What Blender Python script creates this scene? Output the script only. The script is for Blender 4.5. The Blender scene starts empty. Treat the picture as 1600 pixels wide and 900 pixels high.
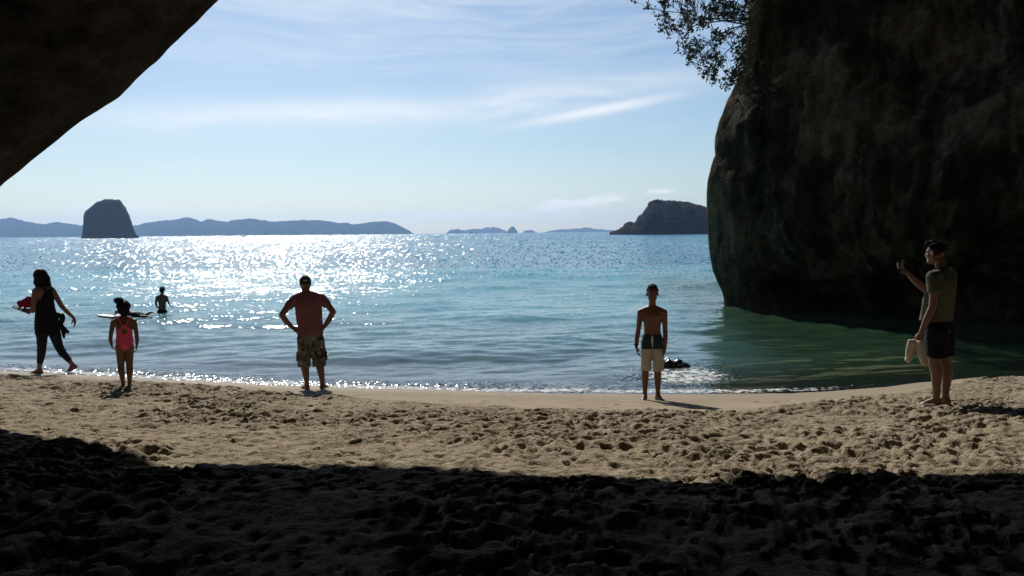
import bpy, math, random
import numpy as np
from mathutils import Vector, Matrix, Euler

random.seed(7)
SC = bpy.context.scene
COL = SC.collection
R = math.radians

# ------------------------------------------------------------------ camera
CAM_Z = 2.45                 # metres above the sea (z = 0 is the water)
F_PX = 1331.0                # focal length in pixels of a 1600 px wide picture
PITCH = math.atan(86.5 / F_PX)
ROLL = 0.0088
_cp, _sp, _cr, _sr = math.cos(PITCH), math.sin(PITCH), math.cos(ROLL), math.sin(ROLL)
C_F = np.array([0.0, _cp, -_sp])
_U0 = np.array([0.0, _sp, _cp])
C_R = _cr * np.array([1.0, 0, 0]) - _sr * _U0
C_U = _sr * np.array([1.0, 0, 0]) + _cr * _U0
cam = bpy.data.cameras.new('camera')
cam.sensor_width = 36.0
cam.lens = 36.0 * F_PX / 1600.0
cam.clip_start = 0.05
cam.clip_end = 60000.0
camo = bpy.data.objects.new('camera', cam)
COL.objects.link(camo)
camo.matrix_world = Matrix(((C_R[0], C_U[0], -C_F[0], 0), (C_R[1], C_U[1], -C_F[1], 0),
                            (C_R[2], C_U[2], -C_F[2], CAM_Z), (0, 0, 0, 1)))
SC.camera = camo


def ray(px, py):
    return F_PX * C_F + (px - 800.0) * C_R + (450.0 - py) * C_U


def at(px, py, y):
    """world point seen at pixel (px, py) of the 1600x900 photograph, y metres ahead"""
    d = ray(px, py)
    return np.array([0, 0, CAM_Z]) + d * (y / d[1])


def on_water(px, py, z=0.0):
    d = ray(px, py)
    return np.array([0, 0, CAM_Z]) + d * ((z - CAM_Z) / d[2])


# ------------------------------------------------------------------ sky, sun, exposure
SUN_EL, SUN_AZ = R(37.0), R(-18.0)        # azimuth measured from +Y, to the left
SUN_DIR = np.array([math.sin(SUN_AZ) * math.cos(SUN_EL), math.cos(SUN_AZ) * math.cos(SUN_EL), math.sin(SUN_EL)])
SC.view_settings.view_transform = 'Standard'
SC.view_settings.look = 'None'
SC.view_settings.exposure = 0.0
SC.view_settings.gamma = 1.0
SC.cycles.max_bounces = 6
SC.cycles.diffuse_bounces = 3
SC.cycles.glossy_bounces = 3
SC.cycles.transparent_max_bounces = 12
SC.cycles.volume_bounces = 0
SC.cycles.sample_clamp_indirect = 4.0
SC.cycles.use_denoising = True
SC.cycles.denoiser = 'OPENIMAGEDENOISE'
SC.cycles.caustics_reflective = False
SC.cycles.caustics_refractive = False

sun = bpy.data.lights.new('sun', 'SUN')
sun.energy = 5.0
sun.angle = R(0.53)
sun.color = (1.0, 0.93, 0.82)
suno = bpy.data.objects.new('sun', sun)
COL.objects.link(suno)
suno.rotation_euler = Vector(SUN_DIR).to_track_quat('Z', 'Y').to_euler()
suno.location = (0, 0, 60)


class NT:
    """small helper for building node trees"""
    def __init__(self, tree):
        self.t = tree
        tree.nodes.clear()

    def n(self, typ, **kw):
        nd = self.t.nodes.new(typ)
        ins = kw.pop('ins', {})
        for k, v in kw.items():
            setattr(nd, k, v)
        for k, v in ins.items():
            self.put(nd.inputs[k], v)
        return nd

    def put(self, sock, v):
        if isinstance(v, bpy.types.NodeSocket):
            self.t.links.new(v, sock)
        else:
            sock.default_value = v

    def math(self, op, a, b=0.0, c=None, clamp=False):
        nd = self.n('ShaderNodeMath', operation=op, use_clamp=clamp)
        self.put(nd.inputs[0], a)
        self.put(nd.inputs[1], b)
        if c is not None:
            self.put(nd.inputs[2], c)
        return nd.outputs[0]

    def vmath(self, op, a, b=(0, 0, 0)):
        nd = self.n('ShaderNodeVectorMath', operation=op)
        self.put(nd.inputs[0], a)
        if op == 'SCALE':
            self.put(nd.inputs['Scale'], b)
        else:
            self.put(nd.inputs[1], b)
        return nd.outputs['Value'] if op in ('DOT_PRODUCT', 'LENGTH') else nd.outputs[0]

    def mapr(self, v, a, b, c=0.0, d=1.0, smooth=True):
        nd = self.n('ShaderNodeMapRange')
        nd.interpolation_type = 'SMOOTHSTEP' if smooth else 'LINEAR'
        for i, x in enumerate((v, a, b, c, d)):
            self.put(nd.inputs[i], x)
        return nd.outputs[0]

    def noise(self, vec, scale, detail=3.0, rough=0.5, out='Fac', dist=0.0):
        nd = self.n('ShaderNodeTexNoise')
        if vec is not None:
            self.put(nd.inputs['Vector'], vec)
        nd.inputs['Scale'].default_value = scale
        nd.inputs['Detail'].default_value = detail
        nd.inputs['Roughness'].default_value = rough
        nd.inputs['Distortion'].default_value = dist
        return nd.outputs[out]

    def mapping(self, vec, scale=(1, 1, 1), rot=(0, 0, 0), loc=(0, 0, 0)):
        nd = self.n('ShaderNodeMapping')
        self.put(nd.inputs['Vector'], vec)
        nd.inputs['Scale'].default_value = scale
        nd.inputs['Rotation'].default_value = rot
        nd.inputs['Location'].default_value = loc
        return nd.outputs[0]

    def mix(self, f, a, b):
        nd = self.n('ShaderNodeMix', data_type='RGBA')
        self.put(nd.inputs[0], f)
        self.put(nd.inputs[6], a)
        self.put(nd.inputs[7], b)
        return nd.outputs[2]

    def ramp(self, f, stops):
        nd = self.n('ShaderNodeValToRGB')
        self.put(nd.inputs[0], f)
        els = nd.color_ramp.elements
        while len(els) < len(stops):
            els.new(0.5)
        for e, (p, c) in zip(els, stops):
            e.position = p
            e.color = (*c, 1) if len(c) == 3 else c
        return nd.outputs[0]


world = bpy.data.worlds.new('World')
SC.world = world
world.use_nodes = True
w = NT(world.node_tree)
sky = w.n('ShaderNodeTexSky', sky_type='NISHITA')
sky.sun_disc = False
sky.sun_elevation = SUN_EL
sky.sun_rotation = SUN_AZ
sky.altitude = 0.0
sky.air_density = 1.0
sky.dust_density = 0.35
sky.ozone_density = 2.0
tc = w.n('ShaderNodeTexCoord')
sep = w.n('ShaderNodeSeparateXYZ', ins={0: tc.outputs['Generated']})
dx, dy, dz = sep.outputs
az = w.math('ARCTAN2', dx, dy)
el = w.math('ARCSINE', dz)
ae = w.n('ShaderNodeCombineXYZ', ins={0: az, 1: el, 2: 0.0}).outputs[0]
# thin cirrus in long streaks
wv = w.vmath('ADD', ae, w.vmath('SCALE', w.noise(w.mapping(ae, (3, 6, 1)), 1.0, 2.0, 0.5, 'Color'), 0.10))
streak = w.noise(w.mapping(wv, (2.2, 26.0, 1), (0, 0, R(-5))), 1.0, 6.0, 0.62)
fine = w.noise(w.mapping(wv, (9.0, 70.0, 1), (0, 0, R(-7))), 1.0, 4.0, 0.6)
tex = w.math('ADD', w.math('MULTIPLY', streak, 0.7), w.math('MULTIPLY', fine, 0.3))


def band(a0, e0, sa, se, tilt, lo, hi, gain):
    """a bank of cloud centred at azimuth a0, elevation e0"""
    da = w.math('SUBTRACT', az, a0)
    de = w.math('SUBTRACT', w.math('SUBTRACT', el, e0), w.math('MULTIPLY', da, tilt))
    q = w.math('ADD', w.math('POWER', w.math('DIVIDE', da, sa), 2.0), w.math('POWER', w.math('ABSOLUTE', w.math('DIVIDE', de, se)), 2.0))
    g = w.math('EXPONENT', w.math('MULTIPLY', q, -1.0))
    return w.math('MULTIPLY', w.math('MULTIPLY', g, w.mapr(tex, lo, hi)), gain)


cl = band(-0.20, 0.135, 0.26, 0.018, 0.05, 0.26, 0.58, 0.60)
for b in (band(0.02, 0.150, 0.20, 0.022, 0.10, 0.32, 0.62, 0.60),
          band(0.10, 0.139, 0.09, 0.0065, 0.16, 0.22, 0.48, 0.72),
          band(0.00, 0.26, 0.6, 0.10, 0.05, 0.38, 0.70, 0.40),
          w.math('MULTIPLY', w.mapr(tex, 0.48, 0.78), 0.28)):
    cl = w.math('MAXIMUM', cl, b)
# low puffy bank over the horizon on the right
puff = w.noise(w.mapping(ae, (30, 85, 1)), 1.0, 6.0, 0.65)


def puffs(a0, e0, sa, se, gain, tilt=0.0):
    da = w.math('SUBTRACT', az, a0)
    de = w.math('SUBTRACT', w.math('SUBTRACT', el, e0), w.math('MULTIPLY', da, tilt))
    q = w.math('ADD', w.math('POWER', w.math('DIVIDE', da, sa), 2.0), w.math('POWER', w.math('ABSOLUTE', w.math('DIVIDE', de, se)), 2.0))
    g = w.math('EXPONENT', w.math('MULTIPLY', q, -1.0))
    return w.math('MULTIPLY', w.mapr(w.math('ADD', w.math('MULTIPLY', g, 0.55), w.math('MULTIPLY', puff, 1.1)), 0.72, 1.08), gain)


for b in (puffs(0.075, 0.033, 0.07, 0.009, 0.70, 0.12), puffs(0.175, 0.0455, 0.022, 0.004, 0.75), puffs(-0.02, 0.022, 0.16, 0.008, 0.35),
          puffs(-0.42, 0.030, 0.10, 0.006, 0.25)):
    cl = w.math('MAXIMUM', cl, b)
cl = w.math('MULTIPLY', cl, w.mapr(el, 0.0, 0.012))
skymul = w.vmath('MULTIPLY', sky.outputs[0], (0.92, 0.972, 1.02))
cloudcol = w.n('ShaderNodeRGB')
cloudcol.outputs[0].default_value = (13.0, 12.8, 12.5, 1)
skyc = w.mix(cl, skymul, cloudcol.outputs[0])
bg = w.n('ShaderNodeBackground', ins={'Color': skyc, 'Strength': 0.082})
wo = w.n('ShaderNodeOutputWorld', ins={0: bg.outputs[0]})
world.cycles.sampling_method = 'MANUAL'
world.cycles.sample_map_resolution = 1024


# ------------------------------------------------------------------ general helpers
def link(name, me, parent=None, mat=None, kind=None):
    o = bpy.data.objects.new(name, me)
    COL.objects.link(o)
    if parent is not None:
        o.parent = parent
    if mat is not None and hasattr(me, 'materials'):
        me.materials.clear()
        for m in (mat if isinstance(mat, (list, tuple)) else [mat]):
            me.materials.append(m)
    if kind:
        o['kind'] = kind
    return o


def thing(name, label, cat, loc=(0, 0, 0), rotz=0.0, group=None):
    o = bpy.data.objects.new(name, None)
    o.empty_display_size = 0.2
    COL.objects.link(o)
    o.location = loc
    o.rotation_euler = (0, 0, rotz)
    tag(o, label, cat, group)
    return o


def tag(o, label, cat, group=None):
    o['label'] = label
    o['category'] = cat
    if group:
        o['group'] = group


def np_mesh(name, V, Fq, smooth=True, mat_idx=None):
    """mesh from numpy arrays: V (n,3), Fq (m,k) all faces with k corners, or a list of such arrays"""
    V = np.asarray(V, dtype=np.float32)
    if not isinstance(Fq, (list, tuple)):
        Fq = [Fq]
    Fq = [np.asarray(f, dtype=np.int32) for f in Fq if len(f)]
    me = bpy.data.meshes.new(name)
    me.vertices.add(len(V))
    me.vertices.foreach_set('co', V.ravel())
    tot = np.concatenate([np.full(len(f), f.shape[1], np.int32) for f in Fq])
    idx = np.concatenate([f.ravel() for f in Fq])
    me.loops.add(len(idx))
    me.loops.foreach_set('vertex_index', idx)
    me.polygons.add(len(tot))
    st = np.concatenate([[0], np.cumsum(tot)[:-1]]).astype(np.int32)
    me.polygons.foreach_set('loop_start', st)
    me.polygons.foreach_set('use_smooth', np.full(len(tot), smooth, dtype=bool))
    me.update(calc_edges=True)
    me.validate()
    return me


def grid_faces(n, m, wrap=False, flip=False):
    i, j = np.meshgrid(np.arange(n - 1), np.arange(m if wrap else m - 1), indexing='ij')
    a = i * m + j
    b = i * m + (j + 1) % m
    c = (i + 1) * m + (j + 1) % m
    d = (i + 1) * m + j
    q = np.stack([a, b, c, d], -1).reshape(-1, 4)
    return q[:, ::-1] if flip else q


def vattr(me, name, vals):
    a = me.attributes.new(name, 'FLOAT', 'POINT')
    a.data.foreach_set('value', np.asarray(vals, dtype=np.float32).ravel())


def _hash(ix, iy, iz, seed):
    h = (ix.astype(np.int64) * 374761393 + iy.astype(np.int64) * 668265263 + iz.astype(np.int64) * 2147483647 + seed * 1442695041) & 0xFFFFFFFF
    h = ((h ^ (h >> 13)) * 1274126177) & 0xFFFFFFFF
    h = ((h ^ (h >> 16)) * 2246822519) & 0xFFFFFFFF
    return ((h ^ (h >> 15)) & 0xFFFFFF) / float(0xFFFFFF)


def vnoise3(x, y, z, seed=0):
    x, y, z = np.broadcast_arrays(x, y, z)
    x0, y0, z0 = np.floor(x), np.floor(y), np.floor(z)
    fx, fy, fz = x - x0, y - y0, z - z0
    fx = fx * fx * fx * (fx * (fx * 6 - 15) + 10)
    fy = fy * fy * fy * (fy * (fy * 6 - 15) + 10)
    fz = fz * fz * fz * (fz * (fz * 6 - 15) + 10)
    r = 0
    for a in (0, 1):
        for b in (0, 1):
            for c in (0, 1):
                wgt = (fx if a else 1 - fx) * (fy if b else 1 - fy) * (fz if c else 1 - fz)
                r = r + wgt * _hash(x0 + a, y0 + b, z0 + c, seed)
    return r * 2 - 1


def vnoise2(x, y, seed=0):
    x, y = np.broadcast_arrays(x, y)
    x0, y0 = np.floor(x), np.floor(y)
    fx, fy = x - x0, y - y0
    fx = fx * fx * fx * (fx * (fx * 6 - 15) + 10)
    fy = fy * fy * fy * (fy * (fy * 6 - 15) + 10)
    zz = np.zeros_like(x0)
    r = 0
    for a in (0, 1):
        for b in (0, 1):
            wgt = (fx if a else 1 - fx) * (fy if b else 1 - fy)
            r = r + wgt * _hash(x0 + a, y0 + b, zz, seed)
    return r * 2 - 1


def fbm3(x, y, z, octv=4, seed=0, gain=0.5):
    r, a, f = 0, 1.0, 1.0
    for k in range(octv):
        r = r + a * vnoise3(x * f + 17.3 * k, y * f - 9.1 * k, z * f + 4.7 * k, seed + k)
        a *= gain
        f *= 2.03
    return r


def fbm2(x, y, octv=4, seed=0, gain=0.5):
    r, a, f = 0, 1.0, 1.0
    for k in range(octv):
        r = r + a * vnoise2(x * f + 17.3 * k, y * f - 9.1 * k, seed + k)
        a *= gain
        f *= 2.03
    return r


def sstep(a, b, x):
    t = np.clip((x - a) / (b - a), 0, 1)
    return t * t * (3 - 2 * t)


def new_mat(name):
    m = bpy.data.materials.new(name)
    m.use_nodes = True
    return m, NT(m.node_tree)


def simple_mat(name, col, rough=0.6, var=0.12, scale=40.0, bump=0.0, spec=0.3):
    m, t = new_mat(name)
    co = t.n('ShaderNodeTexCoord').outputs['Object']
    nz = t.noise(co, scale, 4.0, 0.6)
    c2 = tuple(min(1, c * (1 + var)) for c in col) + (1,)
    c1 = tuple(c * (1 - var) for c in col) + (1,)
    b = t.n('ShaderNodeBsdfPrincipled', ins={'Base Color': t.mix(t.mapr(nz, 0.3, 0.7), c1, c2), 'Roughness': rough,
                                             'Specular IOR Level': spec})
    if bump:
        bn = t.n('ShaderNodeBump', ins={'Strength': bump, 'Distance': 0.005, 'Height': nz})
        t.put(b.inputs['Normal'], bn.outputs[0])
    t.n('ShaderNodeOutputMaterial', ins={0: b.outputs[0]})
    return m


# ------------------------------------------------------------------ materials of the setting
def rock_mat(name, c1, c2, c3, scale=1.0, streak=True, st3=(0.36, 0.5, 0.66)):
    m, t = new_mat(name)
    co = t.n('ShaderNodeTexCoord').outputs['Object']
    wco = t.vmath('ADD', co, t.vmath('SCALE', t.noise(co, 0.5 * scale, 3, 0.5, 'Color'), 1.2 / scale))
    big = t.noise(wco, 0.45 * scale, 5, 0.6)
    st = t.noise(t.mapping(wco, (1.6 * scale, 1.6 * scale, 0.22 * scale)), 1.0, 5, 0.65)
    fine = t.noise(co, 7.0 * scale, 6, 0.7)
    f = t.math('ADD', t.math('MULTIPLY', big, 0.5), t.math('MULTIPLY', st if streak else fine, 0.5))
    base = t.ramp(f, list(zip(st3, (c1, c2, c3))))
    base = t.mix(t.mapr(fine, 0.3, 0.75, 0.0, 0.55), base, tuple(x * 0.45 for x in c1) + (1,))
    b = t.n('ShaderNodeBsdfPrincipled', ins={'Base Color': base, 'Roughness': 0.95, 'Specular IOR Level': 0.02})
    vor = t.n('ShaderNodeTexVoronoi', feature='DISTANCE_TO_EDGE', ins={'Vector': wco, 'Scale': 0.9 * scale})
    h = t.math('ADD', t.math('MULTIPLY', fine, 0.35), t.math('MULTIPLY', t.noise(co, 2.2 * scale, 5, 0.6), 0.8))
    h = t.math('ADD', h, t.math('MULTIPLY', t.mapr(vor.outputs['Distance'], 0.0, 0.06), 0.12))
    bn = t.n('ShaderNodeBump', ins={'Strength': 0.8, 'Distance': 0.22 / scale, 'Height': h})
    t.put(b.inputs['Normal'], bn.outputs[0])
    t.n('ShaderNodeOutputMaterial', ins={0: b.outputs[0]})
    return m


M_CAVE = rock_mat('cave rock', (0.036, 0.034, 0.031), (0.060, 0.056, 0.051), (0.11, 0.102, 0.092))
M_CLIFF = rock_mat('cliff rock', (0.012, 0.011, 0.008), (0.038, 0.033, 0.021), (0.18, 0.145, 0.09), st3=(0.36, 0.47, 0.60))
M_ISLE = rock_mat('island rock', (0.007, 0.0075, 0.008), (0.010, 0.010, 0.010), (0.018, 0.017, 0.015), 0.08)
M_HILL = simple_mat('forested hill', (0.006, 0.009, 0.007), 0.95, 0.3, 0.02, 0.0, 0.0)
M_SCRUB = simple_mat('scrub leaves', (0.007, 0.010, 0.006), 0.8, 0.3, 0.4)
M_LEAF = simple_mat('pohutukawa leaves', (0.04, 0.055, 0.028), 0.55, 0.35, 3.0)
M_BARK = simple_mat('bark', (0.09, 0.075, 0.06), 0.9, 0.3, 12.0)
M_DRYGRASS = simple_mat('hanging dry grass', (0.14, 0.13, 0.05), 0.8, 0.35, 6.0)


def sand_material():
    m, t = new_mat('beach sand')
    co = t.n('ShaderNodeTexCoord').outputs['Object']
    grain = t.noise(co, 260.0, 3, 0.7)
    mid = t.noise(co, 3.0, 5, 0.6)
    speck = t.noise(co, 55.0, 4, 0.6)
    base = t.ramp(mid, [(0.3, (0.28, 0.232, 0.168)), (0.52, (0.345, 0.29, 0.213)), (0.72, (0.40, 0.338, 0.252))])
    base = t.mix(t.mapr(speck, 0.55, 0.75, 0.0, 0.5), base, (0.12, 0.09, 0.058, 1))
    base = t.mix(t.mapr(grain, 0.35, 0.75, 0.0, 0.28), base, (0.10, 0.075, 0.05, 1))
    wet = t.n('ShaderNodeAttribute', attribute_name='wet').outputs['Fac']
    under = t.n('ShaderNodeAttribute', attribute_name='under').outputs['Fac']
    base = t.mix(t.math('MULTIPLY', wet, 0.75), base, (0.225, 0.188, 0.14, 1))
    base = t.mix(under, base, (0.20, 0.17, 0.10, 1))
    b = t.n('ShaderNodeBsdfPrincipled', ins={'Base Color': base, 'Roughness': t.mapr(wet, 0.6, 1.0, 0.95, 0.75), 'Specular IOR Level': t.mapr(wet, 0.5, 1.0, 0.08, 0.14)})
    h = t.math('ADD', t.math('MULTIPLY', speck, t.math('SUBTRACT', 1.0, wet)), t.math('MULTIPLY', grain, 0.18))
    bn = t.n('ShaderNodeBump', ins={'Strength': 0.55, 'Distance': 0.02, 'Height': h})
    crumb = t.noise(t.mapping(co, (1.0, 1.5, 1.0)), 15.0, 4, 0.62, 'Fac', 0.6)
    loose = t.mapr(t.noise(co, 1.1, 3, 0.6), 0.35, 0.65, 0.35, 1.0)
    h2 = t.math('MULTIPLY', t.math('MULTIPLY', t.mapr(crumb, 0.40, 0.62, 0, 1, False), loose), t.math('SUBTRACT', 1.0, t.n('ShaderNodeAttribute', attribute_name='smooth').outputs['Fac']))
    bn2 = t.n('ShaderNodeBump', ins={'Strength': 1.0, 'Distance': 0.016, 'Height': h2, 'Normal': bn.outputs[0]})
    t.put(b.inputs['Normal'], bn2.outputs[0])
    t.n('ShaderNodeOutputMaterial', ins={0: b.outputs[0]})
    return m


M_SAND = sand_material()


def water_material():
    m, t = new_mat('sea water')
    geo = t.n('ShaderNodeNewGeometry')
    P = geo.outputs['Position']
    N = geo.outputs['Normal']
    dist = t.vmath('LENGTH', P)
    depth = t.n('ShaderNodeAttribute', attribute_name='depth').outputs['Fac']
    foam = t.n('ShaderNodeAttribute', attribute_name='foam').outputs['Fac']
    rough_a = t.n('ShaderNodeAttribute', attribute_name='ruffle').outputs['Fac']

    def slopes(scale, amp, seed, detail=3.0):
        c = t.noise(t.mapping(P, scale, (0, 0, 0.12 * seed), (seed * 3.1, seed * 7.7, 0)), 1.0, detail, 0.55, 'Color')
        v = t.vmath('SUBTRACT', c, (0.5, 0.5, 0.5))
        return t.vmath('MULTIPLY', v, amp)
    far = t.mapr(dist, 12.0, 60.0)
    s = t.vmath('ADD', slopes((1.1, 2.6, 1), (0.5, 0.65, 0), 1.0), slopes((5.0, 9.0, 1), (1.1, 1.2, 0), 2.0))
    s = t.vmath('ADD', s, slopes((17.0, 27.0, 1), (1.25, 1.3, 0), 3.0, 2.0))
    s = t.vmath('ADD', s, t.vmath('SCALE', slopes((0.45, 0.016, 1), (0.9, 1.3, 0), 5.0, 4.0), t.mapr(dist, 120.0, 400.0)))
    s = t.vmath('ADD', s, t.vmath('SCALE', slopes((1.3, 0.07, 1), (1.1, 1.5, 0), 4.0, 4.0), t.mapr(dist, 25.0, 140.0)))
    # gusts: some stretches are smoother than others
    gust = t.noise(t.mapping(P, (0.012, 0.035, 1), (0, 0, 0.05)), 1.0, 4.0, 0.6)
    amt = t.math('MULTIPLY', t.mapr(gust, 0.3, 0.7, 0.7, 1.3), t.math('MULTIPLY', rough_a, t.math('MULTIPLY', t.mapr(dist, 30.0, 120.0, 0.9, 0.75), t.mapr(dist, 17.0, 42.0, 0.34, 0.96))))
    s = t.vmath('SCALE', s, amt)
    # the steepness of single wavelets too far away to be modelled, carried by the points of the sheet
    wl = t.n('ShaderNodeCombineXYZ', ins={0: t.n('ShaderNodeAttribute', attribute_name='steep_x').outputs['Fac'], 1: t.n('ShaderNodeAttribute', attribute_name='steep_y').outputs['Fac'], 2: 0.0}).outputs[0]
    s = t.vmath('ADD', s, wl)
    nrm = t.vmath('NORMALIZE', t.vmath('ADD', N, s))
    fr = t.n('ShaderNodeFresnel', ins={'IOR': 1.333, 'Normal': nrm}).outputs[0]
    gl = t.n('ShaderNodeBsdfGlossy', distribution='BECKMANN', ins={'Color': (1, 1, 1, 1), 'Roughness': t.mapr(dist, 14.0, 260.0, 0.17, 0.22), 'Normal': nrm})
    # body of the water: clear over sand, turquoise, then blue; the cliff's shade and reflection painted in as darker green
    cliff_shade = t.n('ShaderNodeAttribute', attribute_name='cliff_shade').outputs['Fac']
    body = t.ramp(t.mapr(depth, 0.0, 6.0, 0, 1, False), [(0.0, (0.12, 0.15, 0.13)), (0.12, (0.11, 0.33, 0.39)), (0.35, (0.034, 0.28, 0.37)), (1.0, (0.016, 0.16, 0.27))])
    body = t.mix(cliff_shade, body, (0.066, 0.145, 0.085, 1))
    dif = t.n('ShaderNodeBsdfDiffuse', ins={'Color': body, 'Normal': N})
    tint = t.mix(t.mapr(depth, 0.0, 0.8, 0, 1, False), (0.97, 0.98, 0.97, 1), (0.50, 0.78, 0.66, 1))
    tr = t.n('ShaderNodeBsdfTransparent', ins={'Color': tint})
    opac = t.mapr(depth, 0.0, t.math('ADD', 0.8, t.math('MULTIPLY', cliff_shade, 0.7)), 0.06, 0.97, False)
    inner = t.n('ShaderNodeMixShader', ins={0: opac, 1: tr.outputs[0], 2: dif.outputs[0]})
    surf = t.n('ShaderNodeMixShader', ins={0: fr, 1: inner.outputs[0], 2: gl.outputs[0]})
    fn = t.noise(P, 9.0, 6.0, 0.75)
    fmask = t.math('MULTIPLY', t.mapr(t.math('ADD', foam, t.math('MULTIPLY', t.math('SUBTRACT', fn, 0.5), 1.5)), 0.44, 0.66), 0.95)
    fo = t.n('ShaderNodeBsdfDiffuse', ins={'Color': (0.80, 0.82, 0.82, 1)})
    out = t.n('ShaderNodeMixShader', ins={0: fmask, 1: surf.outputs[0], 2: fo.outputs[0]})
    t.n('ShaderNodeOutputMaterial', ins={0: out.outputs[0]})
    return m


M_WATER = water_material()

# ------------------------------------------------------------------ haze: one box of thin even air
HAZE = 1.0e-4
hm, ht = new_mat('sea haze')
hv = ht.n('ShaderNodeVolumePrincipled', ins={'Color': (0.36, 0.60, 1.0, 1), 'Density': HAZE, 'Anisotropy': 0.45})
ht.n('ShaderNodeOutputMaterial', ins={'Volume': hv.outputs[0]})
x0, x1, y0, y1, z0, z1 = -9200, 9200, -300, 8800, -7.5, 190.0
V = [(x, y, z) for z in (z0, z1) for y in (y0, y1) for x in (x0, x1)]
haze = link('haze', np_mesh('haze', V, np.array([(0, 2, 3, 1), (4, 5, 7, 6), (0, 1, 5, 4), (2, 6, 7, 3), (0, 4, 6, 2), (1, 3, 7, 5)]), False), None, hm, 'stuff')

# ------------------------------------------------------------------ the beach
SHORE_PX = [(-500, 556), (-250, 568), (0, 579), (150, 586), (340, 597), (475, 603.5), (600, 606.5), (750, 611), (900, 614), (1000, 615.2), (1100, 615.6),
            (1230, 613.7), (1300, 610), (1380, 604), (1430, 597.5), (1500, 592.5), (1600, 589.5), (1800, 586), (2100, 586)]
SHORE = np.array([on_water(*p)[:2] for p in SHORE_PX])


def shore_y(x):
    return np.interp(x, SHORE[:, 0], SHORE[:, 1])


SM_PX = [(-300, 575), (0, 588), (130, 593), (300, 604), (475, 618), (600, 624), (750, 633), (900, 639), (1000, 643), (1150, 644), (1250, 633), (1330, 623),
         (1400, 615), (1450, 606), (1520, 594), (1600, 590.5), (1800, 588)]


def ground0(x, y):
    g = 0.125 * (shore_y(x) - y)
    up = 1.1 * np.tanh(np.maximum(g, 0) / 1.1)
    dn = np.minimum(g, 0)
    dn = np.where(dn < -0.35, -0.35 + (dn + 0.35) * 0.28, dn)
    return np.where(g > 0, up, np.maximum(dn, -5.5) - 0.05 * np.maximum(y - 34, 0))


def on_ground(px, py):
    d = ray(px, py)
    z = 0.5
    for _ in range(40):
        p = np.array([0, 0, CAM_Z]) + d * ((z - CAM_Z) / d[2])
        z = 0.5 * z + 0.5 * float(ground0(p[0], p[1]))
    return p


SM = np.array([on_ground(*p)[:2] for p in SM_PX])


def smooth_y(x):
    return np.interp(x, SM[:, 0], SM[:, 1])


gx = np.concatenate([np.linspace(-70, -10.9, 36), np.arange(-10.8, -8.62, 0.06), np.arange(-8.6, 8.61, 0.0195), np.arange(8.66, 10.8, 0.06), np.linspace(10.9, 70, 36)])
gy = np.concatenate([np.arange(-14, 0, 0.6), np.arange(0, 3.5, 0.2), np.arange(3.5, 5.4, 0.05), np.arange(5.4, 13.2, 0.0215), np.arange(13.2, 15.6, 0.035), np.arange(15.65, 19, 0.25), np.linspace(19.3, 70, 20)])
GX, GY = np.meshgrid(gx, gy, indexing='xy')
ZB = ground0(GX, GY)
# soften the slope break at the water line and add gentle undulation
ZB = ZB + 0.02 * fbm2(GX * 0.5, GY * 0.5, 2, 3) * sstep(0.0, 0.6, ZB)
H = np.zeros_like(ZB)
mask = sstep(-0.10, 0.35, smooth_y(GX) - GY + 0.22 * fbm2(GX * 1.3, GY * 1.3, 3, 11))
rng = np.random.default_rng(5)


def stamp(cx, cy, ang, ln, wd, dep, rim):
    rad = max(ln, wd) * 1.9
    i0, i1 = np.searchsorted(gx, (cx - rad, cx + rad))
    j0, j1 = np.searchsorted(gy, (cy - rad, cy + rad))
    if i1 - i0 < 3 or j1 - j0 < 3:
        return
    X = GX[j0:j1, i0:i1] - cx
    Y = GY[j0:j1, i0:i1] - cy
    c, s = math.cos(ang), math.sin(ang)
    u = (X * c + Y * s) / ln
    v = (-X * s + Y * c) / (wd * (1 + 0.25 * np.sin(u * 2.2 + ang)))
    r = np.sqrt(u * u + v * v) + 0.10 * np.sin(3 * np.arctan2(v, u) + ang * 5)
    pit = sstep(1.08, 0.70, r)
    ridge = np.exp(-((r - 1.22) / 0.24) ** 2) * (0.65 + 0.35 * np.sin(np.arctan2(v, u) + ang * 3))
    A = H[j0:j1, i0:i1]
    A[:] = np.maximum(A * (1 - 0.6 * pit) - dep * pit + rim * ridge * sstep(0.03, 0.0, A), -0.075)


for k in range(13000):
    cx = rng.uniform(-10.4, 10.4)
    cy = rng.uniform(3.7, 15.0)
    if cy > smooth_y(cx) + 0.1:
        continue
    big = rng.random()
    ln = rng.uniform(0.022, 0.058) * (1.9 if big > 0.985 else 1.0)
    stamp(cx, cy, rng.normal(1.57, 0.9), ln, ln * rng.uniform(0.38, 0.7), rng.uniform(0.40, 0.75) * ln * (0.6 if big > 0.97 else 1.0), rng.uniform(0.006, 0.020))
H += 0.008 * fbm2(GX * 6, GY * 6, 3, 21) + 0.006 * fbm2(GX * 1.4, GY * 1.4, 2, 22)
tread = sstep(-0.45, 0.35, fbm2(GX * 0.9, GY * 0.9, 3, 33))
H += (0.004 + 0.009 * tread) * fbm2(GX * 7.5, GY * 12.0, 3, 31, 0.6)
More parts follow.
